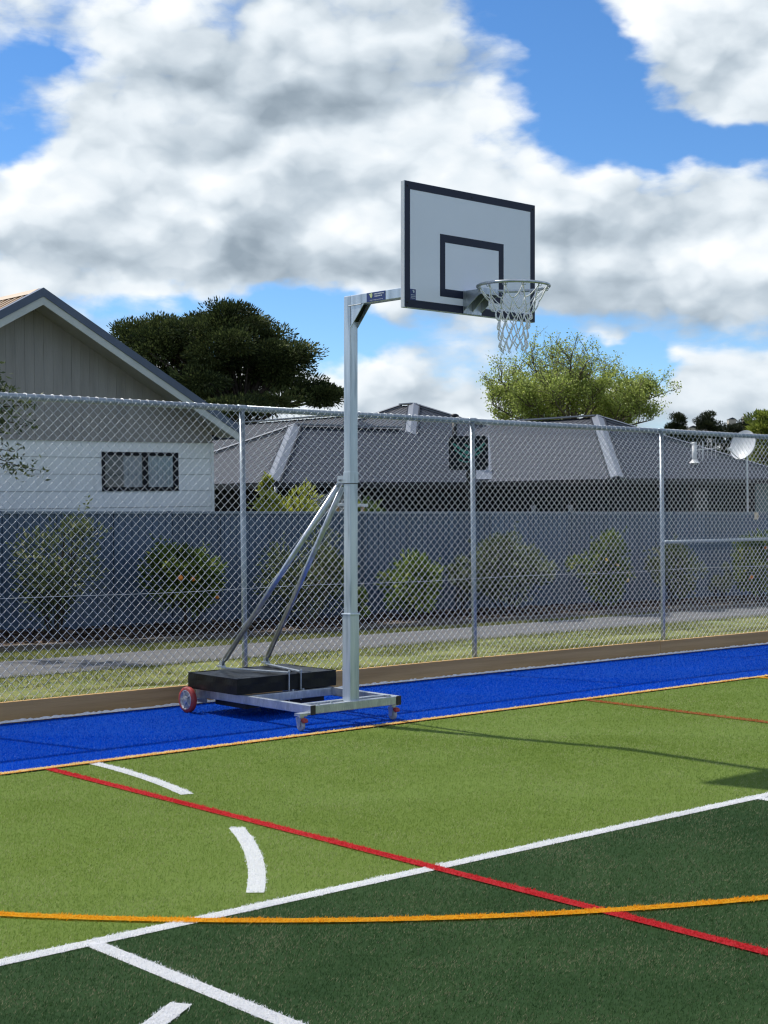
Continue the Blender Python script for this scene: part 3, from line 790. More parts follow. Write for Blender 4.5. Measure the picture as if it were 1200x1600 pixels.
bk.prism([(RC.x - .004, BYF - .009, 3.012), (RC.x - .004, BYF - .009, BZ0 + .02), (RC.x - .004, 7.03, 2.985), (RC.x - .004, 7.005, 3.012)], (0, 0, 0), (.006, 0, 0))
sub('ring_bracket', bk, GALV, ring, bevel=.001)
hk = MB(); net = MB(); NH = 12
levels = [(.222, -.012), (.158, -.098), (.112, -.168), (.098, -.228), (.092, -.290), (.086, -.352), (.080, -.402)]
rr_ = random.Random(3)
nodes = []
for li, (r, z) in enumerate(levels):
    row = []
    for k in range(NH):
        a = 2 * math.pi * (k + (.5 if li % 2 else 0)) / NH + (rr_.uniform(-.07, .07) if li else 0)
        q = r * (1 + (rr_.uniform(-.06, .06) if li else 0))
        row.append(RC + Vector((q * math.cos(a), q * math.sin(a), z + (rr_.uniform(-.014, .014) if li else 0))))
    nodes.append(row)
for k in range(NH):
    a = 2 * math.pi * k / NH; u = Vector((math.cos(a), math.sin(a), 0)); tdir = Vector((-u.y, u.x, 0))
    c = RC + u * RR + Vector((0, 0, -.011))
    hk.tube([c + tdir * .016, c + tdir * .012 - Vector((0, 0, .011)) - u * .004, c - tdir * .012 - Vector((0, 0, .011)) - u * .004, c - tdir * .016], .0026, 6)
    for s in (0, 1):                                            # knot at each hook
        p = nodes[0][k]; net.tube([p + tdir * .008 + Vector((0, 0, .006)), p - tdir * .008 * (1 - s), p + Vector((0, 0, -.012))], .0034, 6)
for li in range(len(levels) - 1):
    for k in range(NH):
        for s in (0, 1):
            k2 = (k + (s if li % 2 else s - 1)) % NH
            a = nodes[li][k]; b = nodes[li + 1][k2]
            out = (a + b) / 2 - RC; out.z = 0; out.normalize()
            sag = rr_.uniform(.004, .016) * (1.6 if li == 0 else 1)
            mids = [a.lerp(b, u) + out * sag * 4 * u * (1 - u) * (-.3 if li == 0 else 1) - Vector((0, 0, sag * 4 * u * (1 - u))) for u in (0, .25, .5, .75, 1)]
            net.tube(mids, .0036, 6)
last = nodes[-1]
for k in range(NH):
    p = last[k]; net.tube([p, p + Vector((.006, .004, -.018)), p + Vector((-.002, -.008, -.026)), p + Vector((-.008, .002, -.012)), p], .0026, 6)
for row in nodes[1:]:
    for p in row: net.lathe([(0, -.006), (.0048, -.003), (.0048, .003), (0, .006)], p, (0, 0, 1), 6)
sub('net_hooks', hk, GALV, ring, smooth=True)['kind'] = 'stuff'
sub('net', net, NET, ring, smooth=True)

# ------------------------------------------------------------------ beyond the fence: lawn, path, garden bed
ZG = -.15
mb = MB(); vs = []
xs = np.linspace(-4, 40, 111); ys = [10.146, 10.6, 11.4, 12.4, 13.6, 14.02]
for yv in ys:
    for xv in xs:
        z = .07 + (ZG - .07) * min(1, max(0, (yv - 10.15) / 2.6)) + (.02 * math.sin(xv * 1.3 + yv * 2) + random.uniform(-.012, .012)) * (0 if yv > 14 or yv < 10.2 else 1)
        vs.append((xv, yv, z))
n = len(xs); mb.add(vs, [(j * n + i, j * n + i + 1, (j + 1) * n + i + 1, (j + 1) * n + i) for j in range(len(ys) - 1) for i in range(n - 1)])
struct(obj('lawn_verge', mb, LAWN, smooth=True))
struct(obj('footpath', MB().add([(-10, 14.0, ZG + .006), (60, 14.0, ZG + .006), (60, 15.47, ZG + .010), (-10, 15.47, ZG + .010)], [(0, 1, 2, 3)]), ASPHALT))


def edge_y(x): return 16.4 - (x - 8.6) * .0863       # front of the garden bed
def fence_y(x): return 18.1 - (x - 9.46) * .1298      # the steel fence


mb = MB(); xs = np.linspace(-6, 45, 120); vs = []
for xv in xs: vs += [(xv, 15.46, ZG + .002), (xv, max(15.47, edge_y(xv)) + .02, ZG + .005)]
mb.add(vs, [(2 * i, 2 * i + 2, 2 * i + 3, 2 * i + 1) for i in range(len(xs) - 1)])
struct(obj('lawn_strip', mb, LAWN))
mb = MB(); vs = []; xs = np.linspace(2, 40, 150); rows = 8
for j in range(rows):
    for xv in xs:
        a = edge_y(xv) + .08; b = fence_y(xv) + .3
        u = j / (rows - 1); vs.append((xv, a + (b - a) * u, ZG + .03 + .06 * u + random.uniform(0, .035)))
n = len(xs); mb.add(vs, [(j * n + i, j * n + i + 1, (j + 1) * n + i + 1, (j + 1) * n + i) for j in range(rows - 1) for i in range(n - 1)])
struct(obj('garden_bed_soil', mb, SOIL))
struct(obj('back_yard_ground', MB().add([(-30, 17, -.30), (80, 14, -.30), (80, 140, -.30), (-30, 140, -.30)], [(0, 1, 2, 3)]), GROUND))

sl = thing('garden_edging', 'old grey brown timber sleepers edging the garden bed beyond the footpath', 'garden edging', (14, 15.9, ZG))
xv = 2.0; k = 0
while xv < 34:
    Lx = 2.35; a = Vector((xv, edge_y(xv), ZG)); b = Vector((xv + Lx, edge_y(xv + Lx), ZG))
    hh = .085 + .02 * random.random()
    obj('sleeper', MB().bar(a + Vector((0, .06, hh / 2 - .03)), b + Vector((-.02, .06, hh / 2 - .03 + random.uniform(-.008, .008))), .12, hh + .05), OLD_TIMBER, sl, bevel=.012)
    xv += Lx


# grass on the verge, real blades
def grass_blades(name, x, y, z, hgt, wid, mat):
    n = len(x); az = rng.uniform(0, 2 * np.pi, n); la = rng.uniform(0, 2 * np.pi, n); ln = np.abs(rng.normal(0, .6, n)) * hgt
    V = np.zeros((n, 3, 3)); dx = np.cos(az) * wid / 2; dy = np.sin(az) * wid / 2
    V[:, 0] = np.stack([x - dx, y - dy, z], 1); V[:, 1] = np.stack([x + dx, y + dy, z], 1); V[:, 2] = np.stack([x + ln * np.cos(la), y + ln * np.sin(la), z + hgt], 1)
    o = link(name, npmesh(name, V.reshape(-1, 3), np.arange(3 * n).reshape(-1, 3), np.repeat(rng.random(n), 3)), mat); return struct(o, 'stuff')


GRASS = leafmat('lawn_blade', (.075, .105, .022), (.30, .30, .095), .7, .25, (.50, .43, .22), .2)
n = 200000
gx = rng.uniform(3, 26, n); gy = rng.uniform(10.17, 14.06, n)
gy = gy + np.where(gy > 13.9, rng.uniform(-.05, .08, n), 0)
den = np.sin(gx * 2.3 + np.sin(gy * 3)) * np.sin(gy * 2.9 - gx * .8) + rng.uniform(-1, 1, n)
k = den > -.75; gx, gy = gx[k], gy[k]
gz = .06 + (ZG - .07) * np.clip((gy - 10.15) / 2.6, 0, 1)
gz = np.where(gz < ZG, ZG, gz)
o = grass_blades('verge_grass', gx, gy, gz, rng.uniform(.012, .038, len(gx)) * np.where(np.abs(gy - 14) < .12, 1.3, 1), rng.uniform(.005, .011, len(gx)), GRASS); o['label'] = 'patchy sunlit grass between the timber board and the footpath'
n = 70000
gx = rng.uniform(3, 30, n); u = rng.random(n); ey = 16.4 - (gx - 8.6) * .0863
gy = 15.42 + (np.maximum(ey, 15.5) + .01 - 15.42) * u
o = grass_blades('strip_grass', gx, gy, np.full(n, ZG), rng.uniform(.015, .045, n), rng.uniform(.006, .013, n), GRASS); o['label'] = 'narrow grass strip between the footpath and the garden bed'

# bark chips on the bed
n = 9000
gx = rng.uniform(4, 28, n); u = rng.random(n) ** 1.3; gy = (16.4 - (gx - 8.6) * .0863 + .1) * (1 - u) + (18.1 - (gx - 9.46) * .1298) * u
ch = rng.uniform(.02, .05, n); az = rng.uniform(0, 6.28, n)
V = np.zeros((n, 4, 3)); c_, s_ = np.cos(az), np.sin(az)
gz = ZG + .06 + .05 * u + rng.uniform(0, .02, n)
for q, (a, b) in enumerate(((-1, -.4), (1, -.35), (.9, .4), (-.8, .45))):
    V[:, q] = np.stack([gx + ch * (a * c_ - b * s_), gy + ch * (a * s_ + b * c_), gz + rng.uniform(-.015, .02, n)], 1)
o = link('bark_chips', npmesh('bark_chips', V.reshape(-1, 3), np.arange(4 * n).reshape(-1, 4), np.repeat(rng.random(n), 4)), leafmat('bark_chip', (.03, .02, .015), (.17, .12, .085), .9, 0, None, .1)); struct(o, 'stuff')

# ------------------------------------------------------------------ slate blue steel fence
sf = thing('steel_boundary_fence', 'slate blue ribbed steel boundary fence behind the row of citrus bushes', 'steel fence', (14, 17.5, ZG))
d = Vector((1, -.1298, 0)).normalized(); nrm = Vector((d.y, -d.x, 0))         # nrm faces the court
SW = .82


def fence_sheet_mesh():
    mb = MB(); prof = []; u = 0.0; ribs = 8; st_ = SW / ribs
    for k in range(ribs):
        a = k * st_
        prof += [(a, 0), (a + st_ * .42, 0), (a + st_ * .50, .017), (a + st_ * .66, .017), (a + st_ * .74, 0)]
    prof += [(SW - .030, 0), (SW - .026, -.024), (SW - .014, -.024), (SW - .010, 0)]; prof.append((SW - .002, 0))
    v = []
    for (a, b) in prof: v += [tuple(d * a + nrm * b), tuple(d * a + nrm * b + Vector((0, 0, 1.62)))]
    mb.add(v, [(2 * i, 2 * i + 2, 2 * i + 3, 2 * i + 1) for i in range(len(prof) - 1)])
    mb.add([tuple(Vector(q) - nrm * .004) for q in v], [(2 * i + 1, 2 * i + 3, 2 * i + 2, 2 * i) for i in range(len(prof) - 1)])
    return mb.mesh('sheet')


sheet_me = fence_sheet_mesh(); sheet_me.materials.append(STEEL_FENCE)
P0 = Vector((9.46, 18.1, 0))
top_at = lambda s: 1.53 - .0022 * s
s = -7.4; k = 0
while s < 22:
    p = P0 + d * s
    o = bpy.data.objects.new('sheet', sheet_me); col.objects.link(o); o.parent = sf
    o.location = (p.x - 14, p.y - 17.5, top_at(s) - 1.645 - ZG)
    if k % 3 == 0:
        q = P0 + d * (s - .004)
        obj('fence_post', MB().bar(q - nrm * .002 + Vector((0, 0, -.35)), q - nrm * .002 + Vector((0, 0, top_at(s) + .005)), .050, .060, tuple(d)), STEEL_FENCE, sf)
        e_ = P0 + d * (s + 3 * SW - .06)
        obj('top_cap', MB().bar(P0 + d * (s + .03) + Vector((0, 0, top_at(s) - .016)), e_ + Vector((0, 0, top_at(s + 3 * SW) - .016)), .05, .036), STEEL_CAP, sf, bevel=.003)
        obj('bottom_rail', MB().bar(P0 + d * (s + .03) + nrm * .018 + Vector((0, 0, top_at(s) - 1.645)), e_ + nrm * .018 + Vector((0, 0, top_at(s + 3 * SW) - 1.645)), .02, .05), STEEL_FENCE, sf)
    s += SW; k += 1
# small cream board fixed to the fence at the far right
sgn = P0 + d * 14.35 + nrm * .03
tag(obj('notice_board', MB().bar(sgn + Vector((0, 0, 1.36)), sgn + Vector((0, 0, 1.49)), .10, .012, tuple(nrm)), CREAM), 'small blank cream board fixed on the steel fence at far right', 'board')

# ------------------------------------------------------------------ gabled house at left
h1 = thing('gabled_house', 'pale weatherboard house with taupe gable and tan roof at left', 'house', (10.726, 19.7, -.30), M=PLUMB)
WY = 19.7; WX0, WX1 = 7.49, 13.958; RXc = 10.726; RZ = 4.63; SL = (4.631 - 2.749) / (14.138 - 10.726)
core = MB().box(WX0 + .03, WX1 - .03, WY + .03, WY + 11, -.29, 2.52)
core.prism([(WX0 + .03, WY + .03, 2.52), (WX1 - .03, WY + .03, 2.52), (RXc, WY + .03, RZ - .42)], (0, 0, 0), (0, 10.9, 0))
obj('wall_core', core, ROOM_DARK, h1)
wx0, wx1, wz0, wz1 = 11.96, 13.322, 1.772, 2.362


def wb_piece(xa, xb, za, zb):
    obj('weatherboard', MB().add([(xa, WY - .004, zb), (xb, WY - .004, zb), (xb, WY - .017, za), (xa, WY - .017, za), (xa, WY + .012, zb), (xb, WY + .012, zb), (xb, WY + .012, za), (xa, WY + .012, za)],
        [(0, 3, 2, 1), (4, 5, 6, 7), (3, 7, 6, 2), (0, 1, 5, 4), (0, 4, 7, 3), (1, 2, 6, 5)]), WEATHERBOARD, h1)


z = 2.530
zs = [2.525]
while zs[-1] > -.2: zs.append(zs[-1] - .2505)
for za, zb in zip(zs[1:], zs[:-1]):
    za += .004
    if zb <= wz0 or za >= wz1: wb_piece(WX0, WX1, za, zb)
    else:
        wb_piece(WX0, wx0 - .002, za, zb); wb_piece(wx1 + .002, WX1, za, zb)
        if za < wz0 - .01: wb_piece(wx0 - .002, wx1 + .002, za, wz0 - .002)
        if zb > wz1 + .01: wb_piece(wx0 - .002, wx1 + .002, wz1 + .002, zb)
obj('corner_board', MB().box(WX1 - .01, WX1 + .035, WY - .028, WY + .09, -.28, 2.52), WEATHERBOARD, h1)
obj('side_wall', MB().box(WX1 - .029, WX1 - .005, WY + .09, WY + 10.9, -.28, 2.5), WEATHERBOARD, h1)
# window
wn = obj('window', MB().box(wx0, wx1, WY - .03, WY + .03, wz1 - .055, wz1).box(wx0, wx1, WY - .03, WY + .03, wz0, wz0 + .06).box(wx0, wx0 + .05, WY - .03, WY + .03, wz0 + .06, wz1 - .055)
         .box(wx1 - .07, wx1, WY - .03, WY + .03, wz0 + .06, wz1 - .055).box(12.69, 12.77, WY - .031, WY + .03, wz0 + .06, wz1 - .055), ALU_BLACK, h1, bevel=.003)
sub('pane', MB().box(wx0 + .05, 12.69, WY - .003, WY + .003, wz0 + .06, wz1 - .055), GLASS, wn)
sub('pane', MB().box(12.77, wx1 - .07, WY - .003, WY + .003, wz0 + .06, wz1 - .055), GLASS, wn)
cu = MB(); vs = []; m_ = 70
for i in range(m_ + 1):
    X = 12.36 + (wx1 - .03 - 12.36) * i / m_; yy = WY + .022 + .004 * math.sin(i * 1.5) + .003 * math.sin(i * .43)
    vs += [(X, yy, wz0 + .01), (X, yy, wz1 - .01)]
cu.add(vs, [(2 * i, 2 * i + 2, 2 * i + 3, 2 * i + 1) for i in range(m_)]); sub('curtain', cu, CURTAIN, wn)
cu2 = MB().box(wx0 + .02, 12.40, WY + .028, WY + .0285, wz0 + .02, wz1 - .02); sub('blind', cu2, pmat('grey_blind', (.16, .20, .205), (.10, .13, .135), 4, 4, .9), wn)
# gable cladding: vertical boards with small gaps
bw = .152; x = WX0 + .02
while x < WX1 - .02:
    xa, xb = x + .0015, min(x + bw - .0015, WX1)
    tz = lambda X: 4.478 - SL * abs(X - RXc)
    za, zb_ = tz(xa), tz(xb)
    pts_ = [(xa, 2.525), (xb, 2.525), (xb, zb_)] + ([(RXc, tz(RXc))] if xa < RXc < xb else []) + [(xa, za)]
    if min(za, zb_) > 2.53:
        dy = random.uniform(0, .004)
        obj('gable_board', MB().prism([(a, 0, b) for a, b in pts_], (0, WY - .030 - dy, 0), (0, WY - .008, 0)), GABLE_BOARD, h1)
    x += bw
obj('gable_backing', MB().prism([(WX0, WY - .006, 2.526), (WX1, WY - .006, 2.526), (RXc, WY - .006, 4.477)], (0, 0, 0), (0, .03, 0)), pmat('shadow_gap', (.10, .096, .092), None, 3, 2, .9), h1)
obj('gable_trim', MB().box(WX0, WX1, WY - .040, WY - .004, 2.518, 2.540), GABLE_BOARD, h1)
BY = 19.15
TH = .10
roof = None
for sgn_ in (1, -1):
    ex = RXc + sgn_ * 3.412; zr = RZ; ze = RZ - SL * 3.412
    pl = [(RXc, 0, zr - .03), (ex, 0, ze - .03), (ex, 0, ze - .08), (RXc, 0, zr - .08)]
    rf = obj('roof', MB().prism(pl, (0, BY + .03, 0), (0, 31.2, 0)), TAN_ROOF, h1)
    # ribs of the sheet roofing
    rb = MB(); yv = BY + .12
    nx_ = Vector((SL * sgn_, 0, 1)).normalized()
    while yv < 31:
        a = Vector((RXc + sgn_ * .12, yv, zr - .03 - SL * .12)); b = Vector((ex, yv, ze - .03))
        rb.bar(a + nx_ * .012, b + nx_ * .012, .045, .03, tuple(nx_)); yv += .19
    sub('roof_ribs', rb, TAN_ROOF, rf)['kind'] = 'stuff'
    # barge: dark capping above a pale board
    bg_ = obj('barge_board', MB().prism([(RXc, 0, zr - .105), (ex, 0, ze - .105), (ex, 0, ze - .225), (RXc, 0, zr - .225)], (0, BY + .004, 0), (0, BY + .030, 0)), BARGE, h1)
    sub('barge_cap', MB().prism([(RXc, 0, zr + .015), (ex, 0, ze + .015), (ex, 0, ze - .108), (RXc, 0, zr - .108)], (0, BY - .012, 0), (0, BY + .0035, 0))
        .prism([(RXc, 0, zr + .015), (ex, 0, ze + .015), (ex, 0, ze - .0), (RXc, 0, zr - .0)], (0, BY + .0035, 0), (0, BY + .12, 0)), NAVY_FLASH, bg_)
    obj('soffit', MB().prism([(RXc, 0, zr - .13), (ex, 0, ze - .13), (ex, 0, ze - .15), (RXc, 0, zr - .15)], (0, BY + .031, 0), (0, WY + .02, 0)), pmat('soffit_board', (.36, .36, .34), None, 3, 3, .7), h1)
    obj('gutter', MB().box(min(ex, ex + sgn_ * .09), max(ex, ex + sgn_ * .09), BY + .04, 31.1, ze - .17, ze - .05), NAVY_FLASH, h1)
obj('ridge_cap', MB().prism([(RXc - .16, 0, RZ - .075), (RXc, 0, RZ + .018), (RXc + .16, 0, RZ - .075), (RXc, 0, RZ - .02)], (0, BY + .125, 0), (0, 31.2, 0)), TAN_ROOF, h1)

# ------------------------------------------------------------------ long house with the grey hip roofs
h2 = thing('hip_roof_house', 'low dark house with grey ribbed hip roofs behind the steel fence', 'house', (26, 27, -.30), M=PLUMB)
EZ = 2.0; PIT = .4557


def clip_poly(poly, i, lo, hi):
    """clip a convex 3D polygon to lo <= coordinate i <= hi"""
    for s, lim in ((1, lo), (-1, -hi)):
        out = []
        for a, b in zip(poly, poly[1:] + poly[:1]):
            da, db = s * a[i] - lim, s * b[i] - lim
            if da >= 0: out.append(a)
            if da * db < 0:
                t = da / (da - db); out.append(tuple(a[q] + (b[q] - a[q]) * t for q in range(3)))
        poly = out
        if len(poly) < 3: return []
    return poly


def roof_face(rf_name, poly, run_axis, rib=.19):
    """one sheet-metal roof slope: a slab with standing ribs that run up the slope"""
    nv = (Vector(poly[1]) - Vector(poly[0])).cross(Vector(poly[2]) - Vector(poly[0])).normalized()
    if nv.z < 0: nv = -nv
    o = obj(rf_name, MB().prism(poly, nv * -.05, (0, 0, 0)), GREY_ROOF, h2)
    ac = 1 - run_axis; lo = min(p[ac] for p in poly); hi = max(p[ac] for p in poly)
    rb = MB(); u = lo + .1
    while u < hi - .05:
        q = clip_poly([tuple(p) for p in poly], ac, u - .022, u + .022)
        if len(q) >= 3: rb.prism(q, nv * .0005, nv * .009)
        u += rib
    sub('roof_ribs', rb, GREY_ROOF, o)['kind'] = 'stuff'
    return o


def hip_cap(a, b, w=.30):
    """folded flashing along a hip, two flanges"""
    a = Vector(a); b = Vector(b); t = (b - a).normalized(); sd = t.cross(Vector((0, 0, 1))).normalized()
    mb = MB(); up = Vector((0, 0, 1))
    A = [a + up * .075, a + sd * w - up * (w * .30) + up * .055, a - sd * w - up * (w * .30) + up * .055]; B = [b + up * .075, b + sd * w - up * (w * .30) + up * .055, b - sd * w - up * (w * .30) + up * .055]
    mb.add(A + B, [(0, 1, 4, 3), (0, 3, 5, 2)])
    mb.add([p - up * .03 for p in A + B], [(3, 4, 1, 0), (2, 5, 3, 0)])
    mb.add([A[1], B[1], A[1] - up * .05, B[1] - up * .05], [(0, 1, 3, 2)]); mb.add([A[2], B[2], A[2] - up * .05, B[2] - up * .05], [(0, 2, 3, 1)])
    obj('hip_flashing', mb, HIP_CAP, h2)
    for e_ in (1, 2):
        obj('flashing_edge', MB().bar(A[e_] + up * .004, B[e_] + up * .004, .035, .02), DARK_TRIM, h2)


def hip_roof(x0, x1, y0, y1, along, ez=EZ, caps=()):
    if along == 'Y':
        w = (x1 - x0) / 2; zr = ez + PIT * w; ra = (x0 + w, y0 + w, zr); rb_ = (x0 + w, y1 - w, zr)
        faces = [([(x0, y0, ez), ra, rb_, (x0, y1, ez)], 0), ([(x1, y0, ez), (x1, y1, ez), rb_, ra], 0), ([(x0, y0, ez), (x1, y0, ez), ra], 1), ([(x0, y1, ez), rb_, (x1, y1, ez)], 1)]
    else:
        w = (y1 - y0) / 2; zr = ez + PIT * w; ra = (x0 + w, y0 + w, zr); rb_ = (x1 - w, y0 + w, zr)
        faces = [([(x0, y0, ez), (x1, y0, ez), rb_, ra], 1), ([(x0, y1, ez), ra, rb_, (x1, y1, ez)], 1), ([(x0, y0, ez), ra, (x0, y1, ez)], 0), ([(x1, y0, ez), (x1, y1, ez), rb_], 0)]
    for p, ax in faces: roof_face('roof_slope', p, ax)
    corners = {'fl': (x0, y0, ez), 'fr': (x1, y0, ez), 'bl': (x0, y1, ez), 'br': (x1, y1, ez)}
    for c in caps:
        a = corners[c]; b = ra if c == 'fl' or (c == 'fr' and along == 'Y') or (c == 'bl' and along == 'X') else rb_
        hip_cap(a, b, .165 if c == 'fl' else .10)
    # ridge capping, fascia and gutter along the eaves
    obj('ridge_flashing', MB().bar(Vector(ra) + Vector((0, 0, .05)), Vector(rb_) + Vector((0, 0, .05)), .26, .035), HIP_CAP, h2)
    g_ = MB()
    for a, b, n_ in (((x0, y0), (x1, y0), (0, -1)), ((x0, y0), (x0, y1), (-1, 0)), ((x1, y0), (x1, y1), (1, 0))):
        g_.bar((a[0] + n_[0] * .05, a[1] + n_[1] * .05, ez - .07), (b[0] + n_[0] * .05, b[1] + n_[1] * .05, ez - .07), .10, .11)
    obj('gutter', g_, DARK_TRIM, h2)
    e_ = .55
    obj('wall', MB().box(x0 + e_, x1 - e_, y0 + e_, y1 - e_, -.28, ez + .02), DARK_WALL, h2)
    obj('eave_soffit', MB().box(x0 + .01, x1 - .01, y0 + .01, y1 - .01, ez - .075, ez - .06), DARK_TRIM, h2)


hip_roof(19.94, 29.6, 25.9, 32.12, 'X', caps=('fl', 'bl'))
hip_roof(26.40, 33.60, 21.72, 32.6, 'Y', ez=2.003, caps=('fl', 'fr'))
hip_roof(24.35, 34.35, 26.5, 37.0, 'Y', ez=1.997, caps=('fl', 'fr', 'bl'))
hip_roof(23.2, 31.8, 28.05, 45.0, 'Y', ez=1.994, caps=())
# valley flashing between the two front wings
v0 = Vector((26.42, 25.92, 2.05)); v1 = Vector((29.05, 28.55, 2.05 + PIT * 2.63))
obj('valley_flashing', MB().bar(v0 + Vector((0, -.06, 0)), v1 + Vector((0, -.06, 0)), .42, .04), HIP_CAP, h2)
# windows in the shaded walls
for (x, y, w_, ax, z0, z1) in ((22.2, 26.45, 1.6, 'x', .7, 1.8), (24.6, 26.45, .9, 'x', .5, 1.8), (30.2, 22.27, .7, 'x', 1.0, 1.8)):
    f_ = obj('window', MB().box(x - w_ / 2, x + w_ / 2, y - .03, y - .002, z0, z0 + .05).box(x - w_ / 2, x + w_ / 2, y - .03, y - .002, z1 - .05, z1).box(x - w_ / 2, x - w_ / 2 + .05, y - .03, y - .002, z0 + .05, z1 - .05).box(x + w_ / 2 - .05, x + w_ / 2, y - .03, y - .002, z0 + .05, z1 - .05), ALU_BLACK, h2)
    sub('pane', MB().box(x - w_ / 2 + .05, x + w_ / 2 - .05, y - .012, y - .008, z0 + .05, z1 - .05), GLASS, f_)
for y in (22.9, 24.3):
    f_ = obj('window', MB().box(26.90, 26.948, y - .5, y + .5, .6, 1.75), ALU_BLACK, h2)
    sub('pane', MB().box(26.892, 26.899, y - .44, y + .44, .66, 1.69), GLASS, f_)
for x, y in ((26.34, 23.05), (26.34, 24.2)):
    obj('porch_post', MB().box(x - .04, x + .04, y - .04, y + .04, -.28, 1.42), HIP_CAP, h2)
obj('door', MB().box(32.45, 33.0, 22.235, 22.265, -.2, 1.88), pmat('teal_door', (.07, .13, .145), None, 4, 3, .5), h2)
obj('downpipe', MB().tube([(19.97, 25.82, 1.9), (19.97, 25.82, -.28)], .04, 10), HIP_CAP, h2, smooth=True)
# roof penetrations
obj('vent_pipe', MB().tube([(30.32, 22.53, 2.3), (30.32, 22.53, 2.87)], .055, 14).lathe([(.14, 0), (.075, .06), (.06, .09)], (30.32, 22.53, 2.40), (0, 0, 1), 14).lathe([(.07, 0), (.07, .03), (0, .045)], (30.32, 22.53, 2.87), (0, 0, 1), 14), WHITE_PAINT, h2, smooth=True)
obj('flue', MB().tube([(26.67, 27.14, 2.3), (26.67, 27.14, 3.62)], .07, 14).lathe([(.07, 0), (.11, .02), (.11, .10), (.05, .13), (0, .13)], (26.67, 27.14, 3.60), (0, 0, 1), 14), DARK_TRIM, h2, smooth=True)

# satellite dish and aerial
sd = thing('satellite_dish', 'grey satellite dish on a pole above the right hand roof', 'satellite dish', (30.9, 20.9, -.3), M=PLUMB)
DC = Vector((30.388, 21.13, 2.766)); dn = Vector((-.45, .55, .5)).normalized()
dn = (Rv * -.66 - Fv * .64 + Vector((0, 0, .38))).normalized()
u_ = dn.cross(Vector((0, 0, 1))).normalized(); w_ = u_.cross(dn); vs = []; rings, seg = 6, 32
for i in range(rings + 1):
    r = i / rings
    for k in range(seg):
        a = 2 * math.pi * k / seg
        vs.append(DC + u_ * (.34 * r * math.cos(a)) + w_ * (.375 * r * math.sin(a)) + dn * (.085 * r * r))
fs = [(i * seg + k, i * seg + (k + 1) % seg, (i + 1) * seg + (k + 1) % seg, (i + 1) * seg + k) for i in range(rings) for k in range(seg)]
mb = MB().add(vs, fs); mb.add([v - dn * .012 for v in vs], [tuple(reversed(f)) for f in fs])
mb.add([v - dn * (.0 if q == 0 else .012) for q in (0, 1) for v in vs[-seg:]], [(k, (k + 1) % seg, seg + (k + 1) % seg, seg + k) for k in range(seg)])
obj('reflector', mb, DISH, sd, smooth=True)
low = DC - w_ * .37 + dn * .08
foc = DC + dn * .62 - w_ * .34
obj('feed_arm', MB().tube([low, foc], .012, 8), DISH, sd)
obj('receiver', MB().tube([foc, foc + (DC - foc).normalized() * .12], .028, 10), WHITE_PAINT, sd)
back = DC - dn * .12
obj('mast', MB().tube([(back.x, back.y, -.3), (back.x, back.y, 2.72), tuple(back + Vector((0, 0, .03)))], .022, 10), GALV, sd)
obj('mount', MB().bar(DC - dn * .02, DC - dn * .15, .12, .16), DARK_TRIM, sd)
ae = thing('roof_aerial', 'small white television aerial left of the satellite dish', 'aerial', (30.4, 22.6, 2.0), M=PLUMB)
ab = Vector((30.95, 22.75, 2.62))
obj('mast', MB().tube([ab + Vector((0, 0, -.42)), ab + Vector((0, 0, .34))], .013, 8), GALV, ae)
obj('boom', MB().tube([ab + Rv * -.30 + Vector((0, 0, .10)), ab + Rv * .36 + Vector((0, 0, .16))], .011, 8), WHITE_PAINT, ae)
for k in range(7):
    c = ab + Rv * (-.28 + .1 * k) + Vector((0, 0, .10 + .009 * k)); L_ = .16 + .015 * k
    obj('element', MB().tube([c - Vector((0, 0, L_)), c + Vector((0, 0, L_))], .005, 6), WHITE_PAINT, ae)

# the neighbours' own hoop behind the steel fence
nh = thing('garden_hoop', 'dark neighbours hoop board with teal green graphic above the steel fence', 'basketball hoop', (18.55, 18.55, -.3), M=PLUMB)
bc = Vector((18.42, 18.41, 2.375))
rx = Rv * 1.0; 
obj('pole', MB().tube([tuple(bc + Fv * .20 + Vector((-.0, 0, -2.6))), tuple(bc + Fv * .20 + Vector((0, 0, -.3))), tuple(bc + Fv * .10 + Vector((0, 0, .1)))], .035, 12), DARK_TRIM, nh, smooth=True)
bm_ = MB(); hw, hh = .338, .292; rc = .06; poly = []
for sx, sz, a0 in ((1, 1, 0), (-1, 1, 90), (-1, -1, 180), (1, -1, 270)):
    for q in range(5):
        a = math.radians(a0 + 90 * q / 4); poly.append(bc + Rv * (sx * (hw - rc) + rc * math.cos(a)) + Vector((0, 0, sz * (hh - rc) + rc * math.sin(a))))
bm_.prism(poly, Fv * 0, Fv * .03); nb = obj('backboard', bm_, pmat('dark_board', (.004, .006, .010), (.006, .010, .014), 6, 3, .6, spec=.15), nh)
gm = MB()
def stroke(pts, wd):
    L_ = [bc + Rv * a + Vector((0, 0, b)) - Fv * .002 for a, b in pts]
    vs = []
    for i, p in enumerate(L_):
        t = (L_[min(i + 1, len(L_) - 1)] - L_[max(i - 1, 0)]).normalized(); nn = t.cross(Fv); w = wd * (1 - abs(2 * i / (len(L_) - 1) - 1) * .6)
        vs += [p + nn * w, p - nn * w]
    gm.add(vs, [(2 * i, 2 * i + 2, 2 * i + 3, 2 * i + 1) for i in range(len(L_) - 1)])
stroke([(-.27, .17), (-.18, .10), (-.08, .03), (0, .0), (.1, .03), (.2, .10), (.28, .17)], .03)
stroke([(-.24, .06), (-.14, -.01), (-.05, -.07), (.04, -.07), (.14, -.02), (.25, .05)], .022)
stroke([(-.08, .16), (0, .10), (.09, .16)], .02)
stroke([(-.2, -.1), (-.06, -.15), (.08, -.15)], .014)
sub('board_graphic', gm, TEAL, nb)
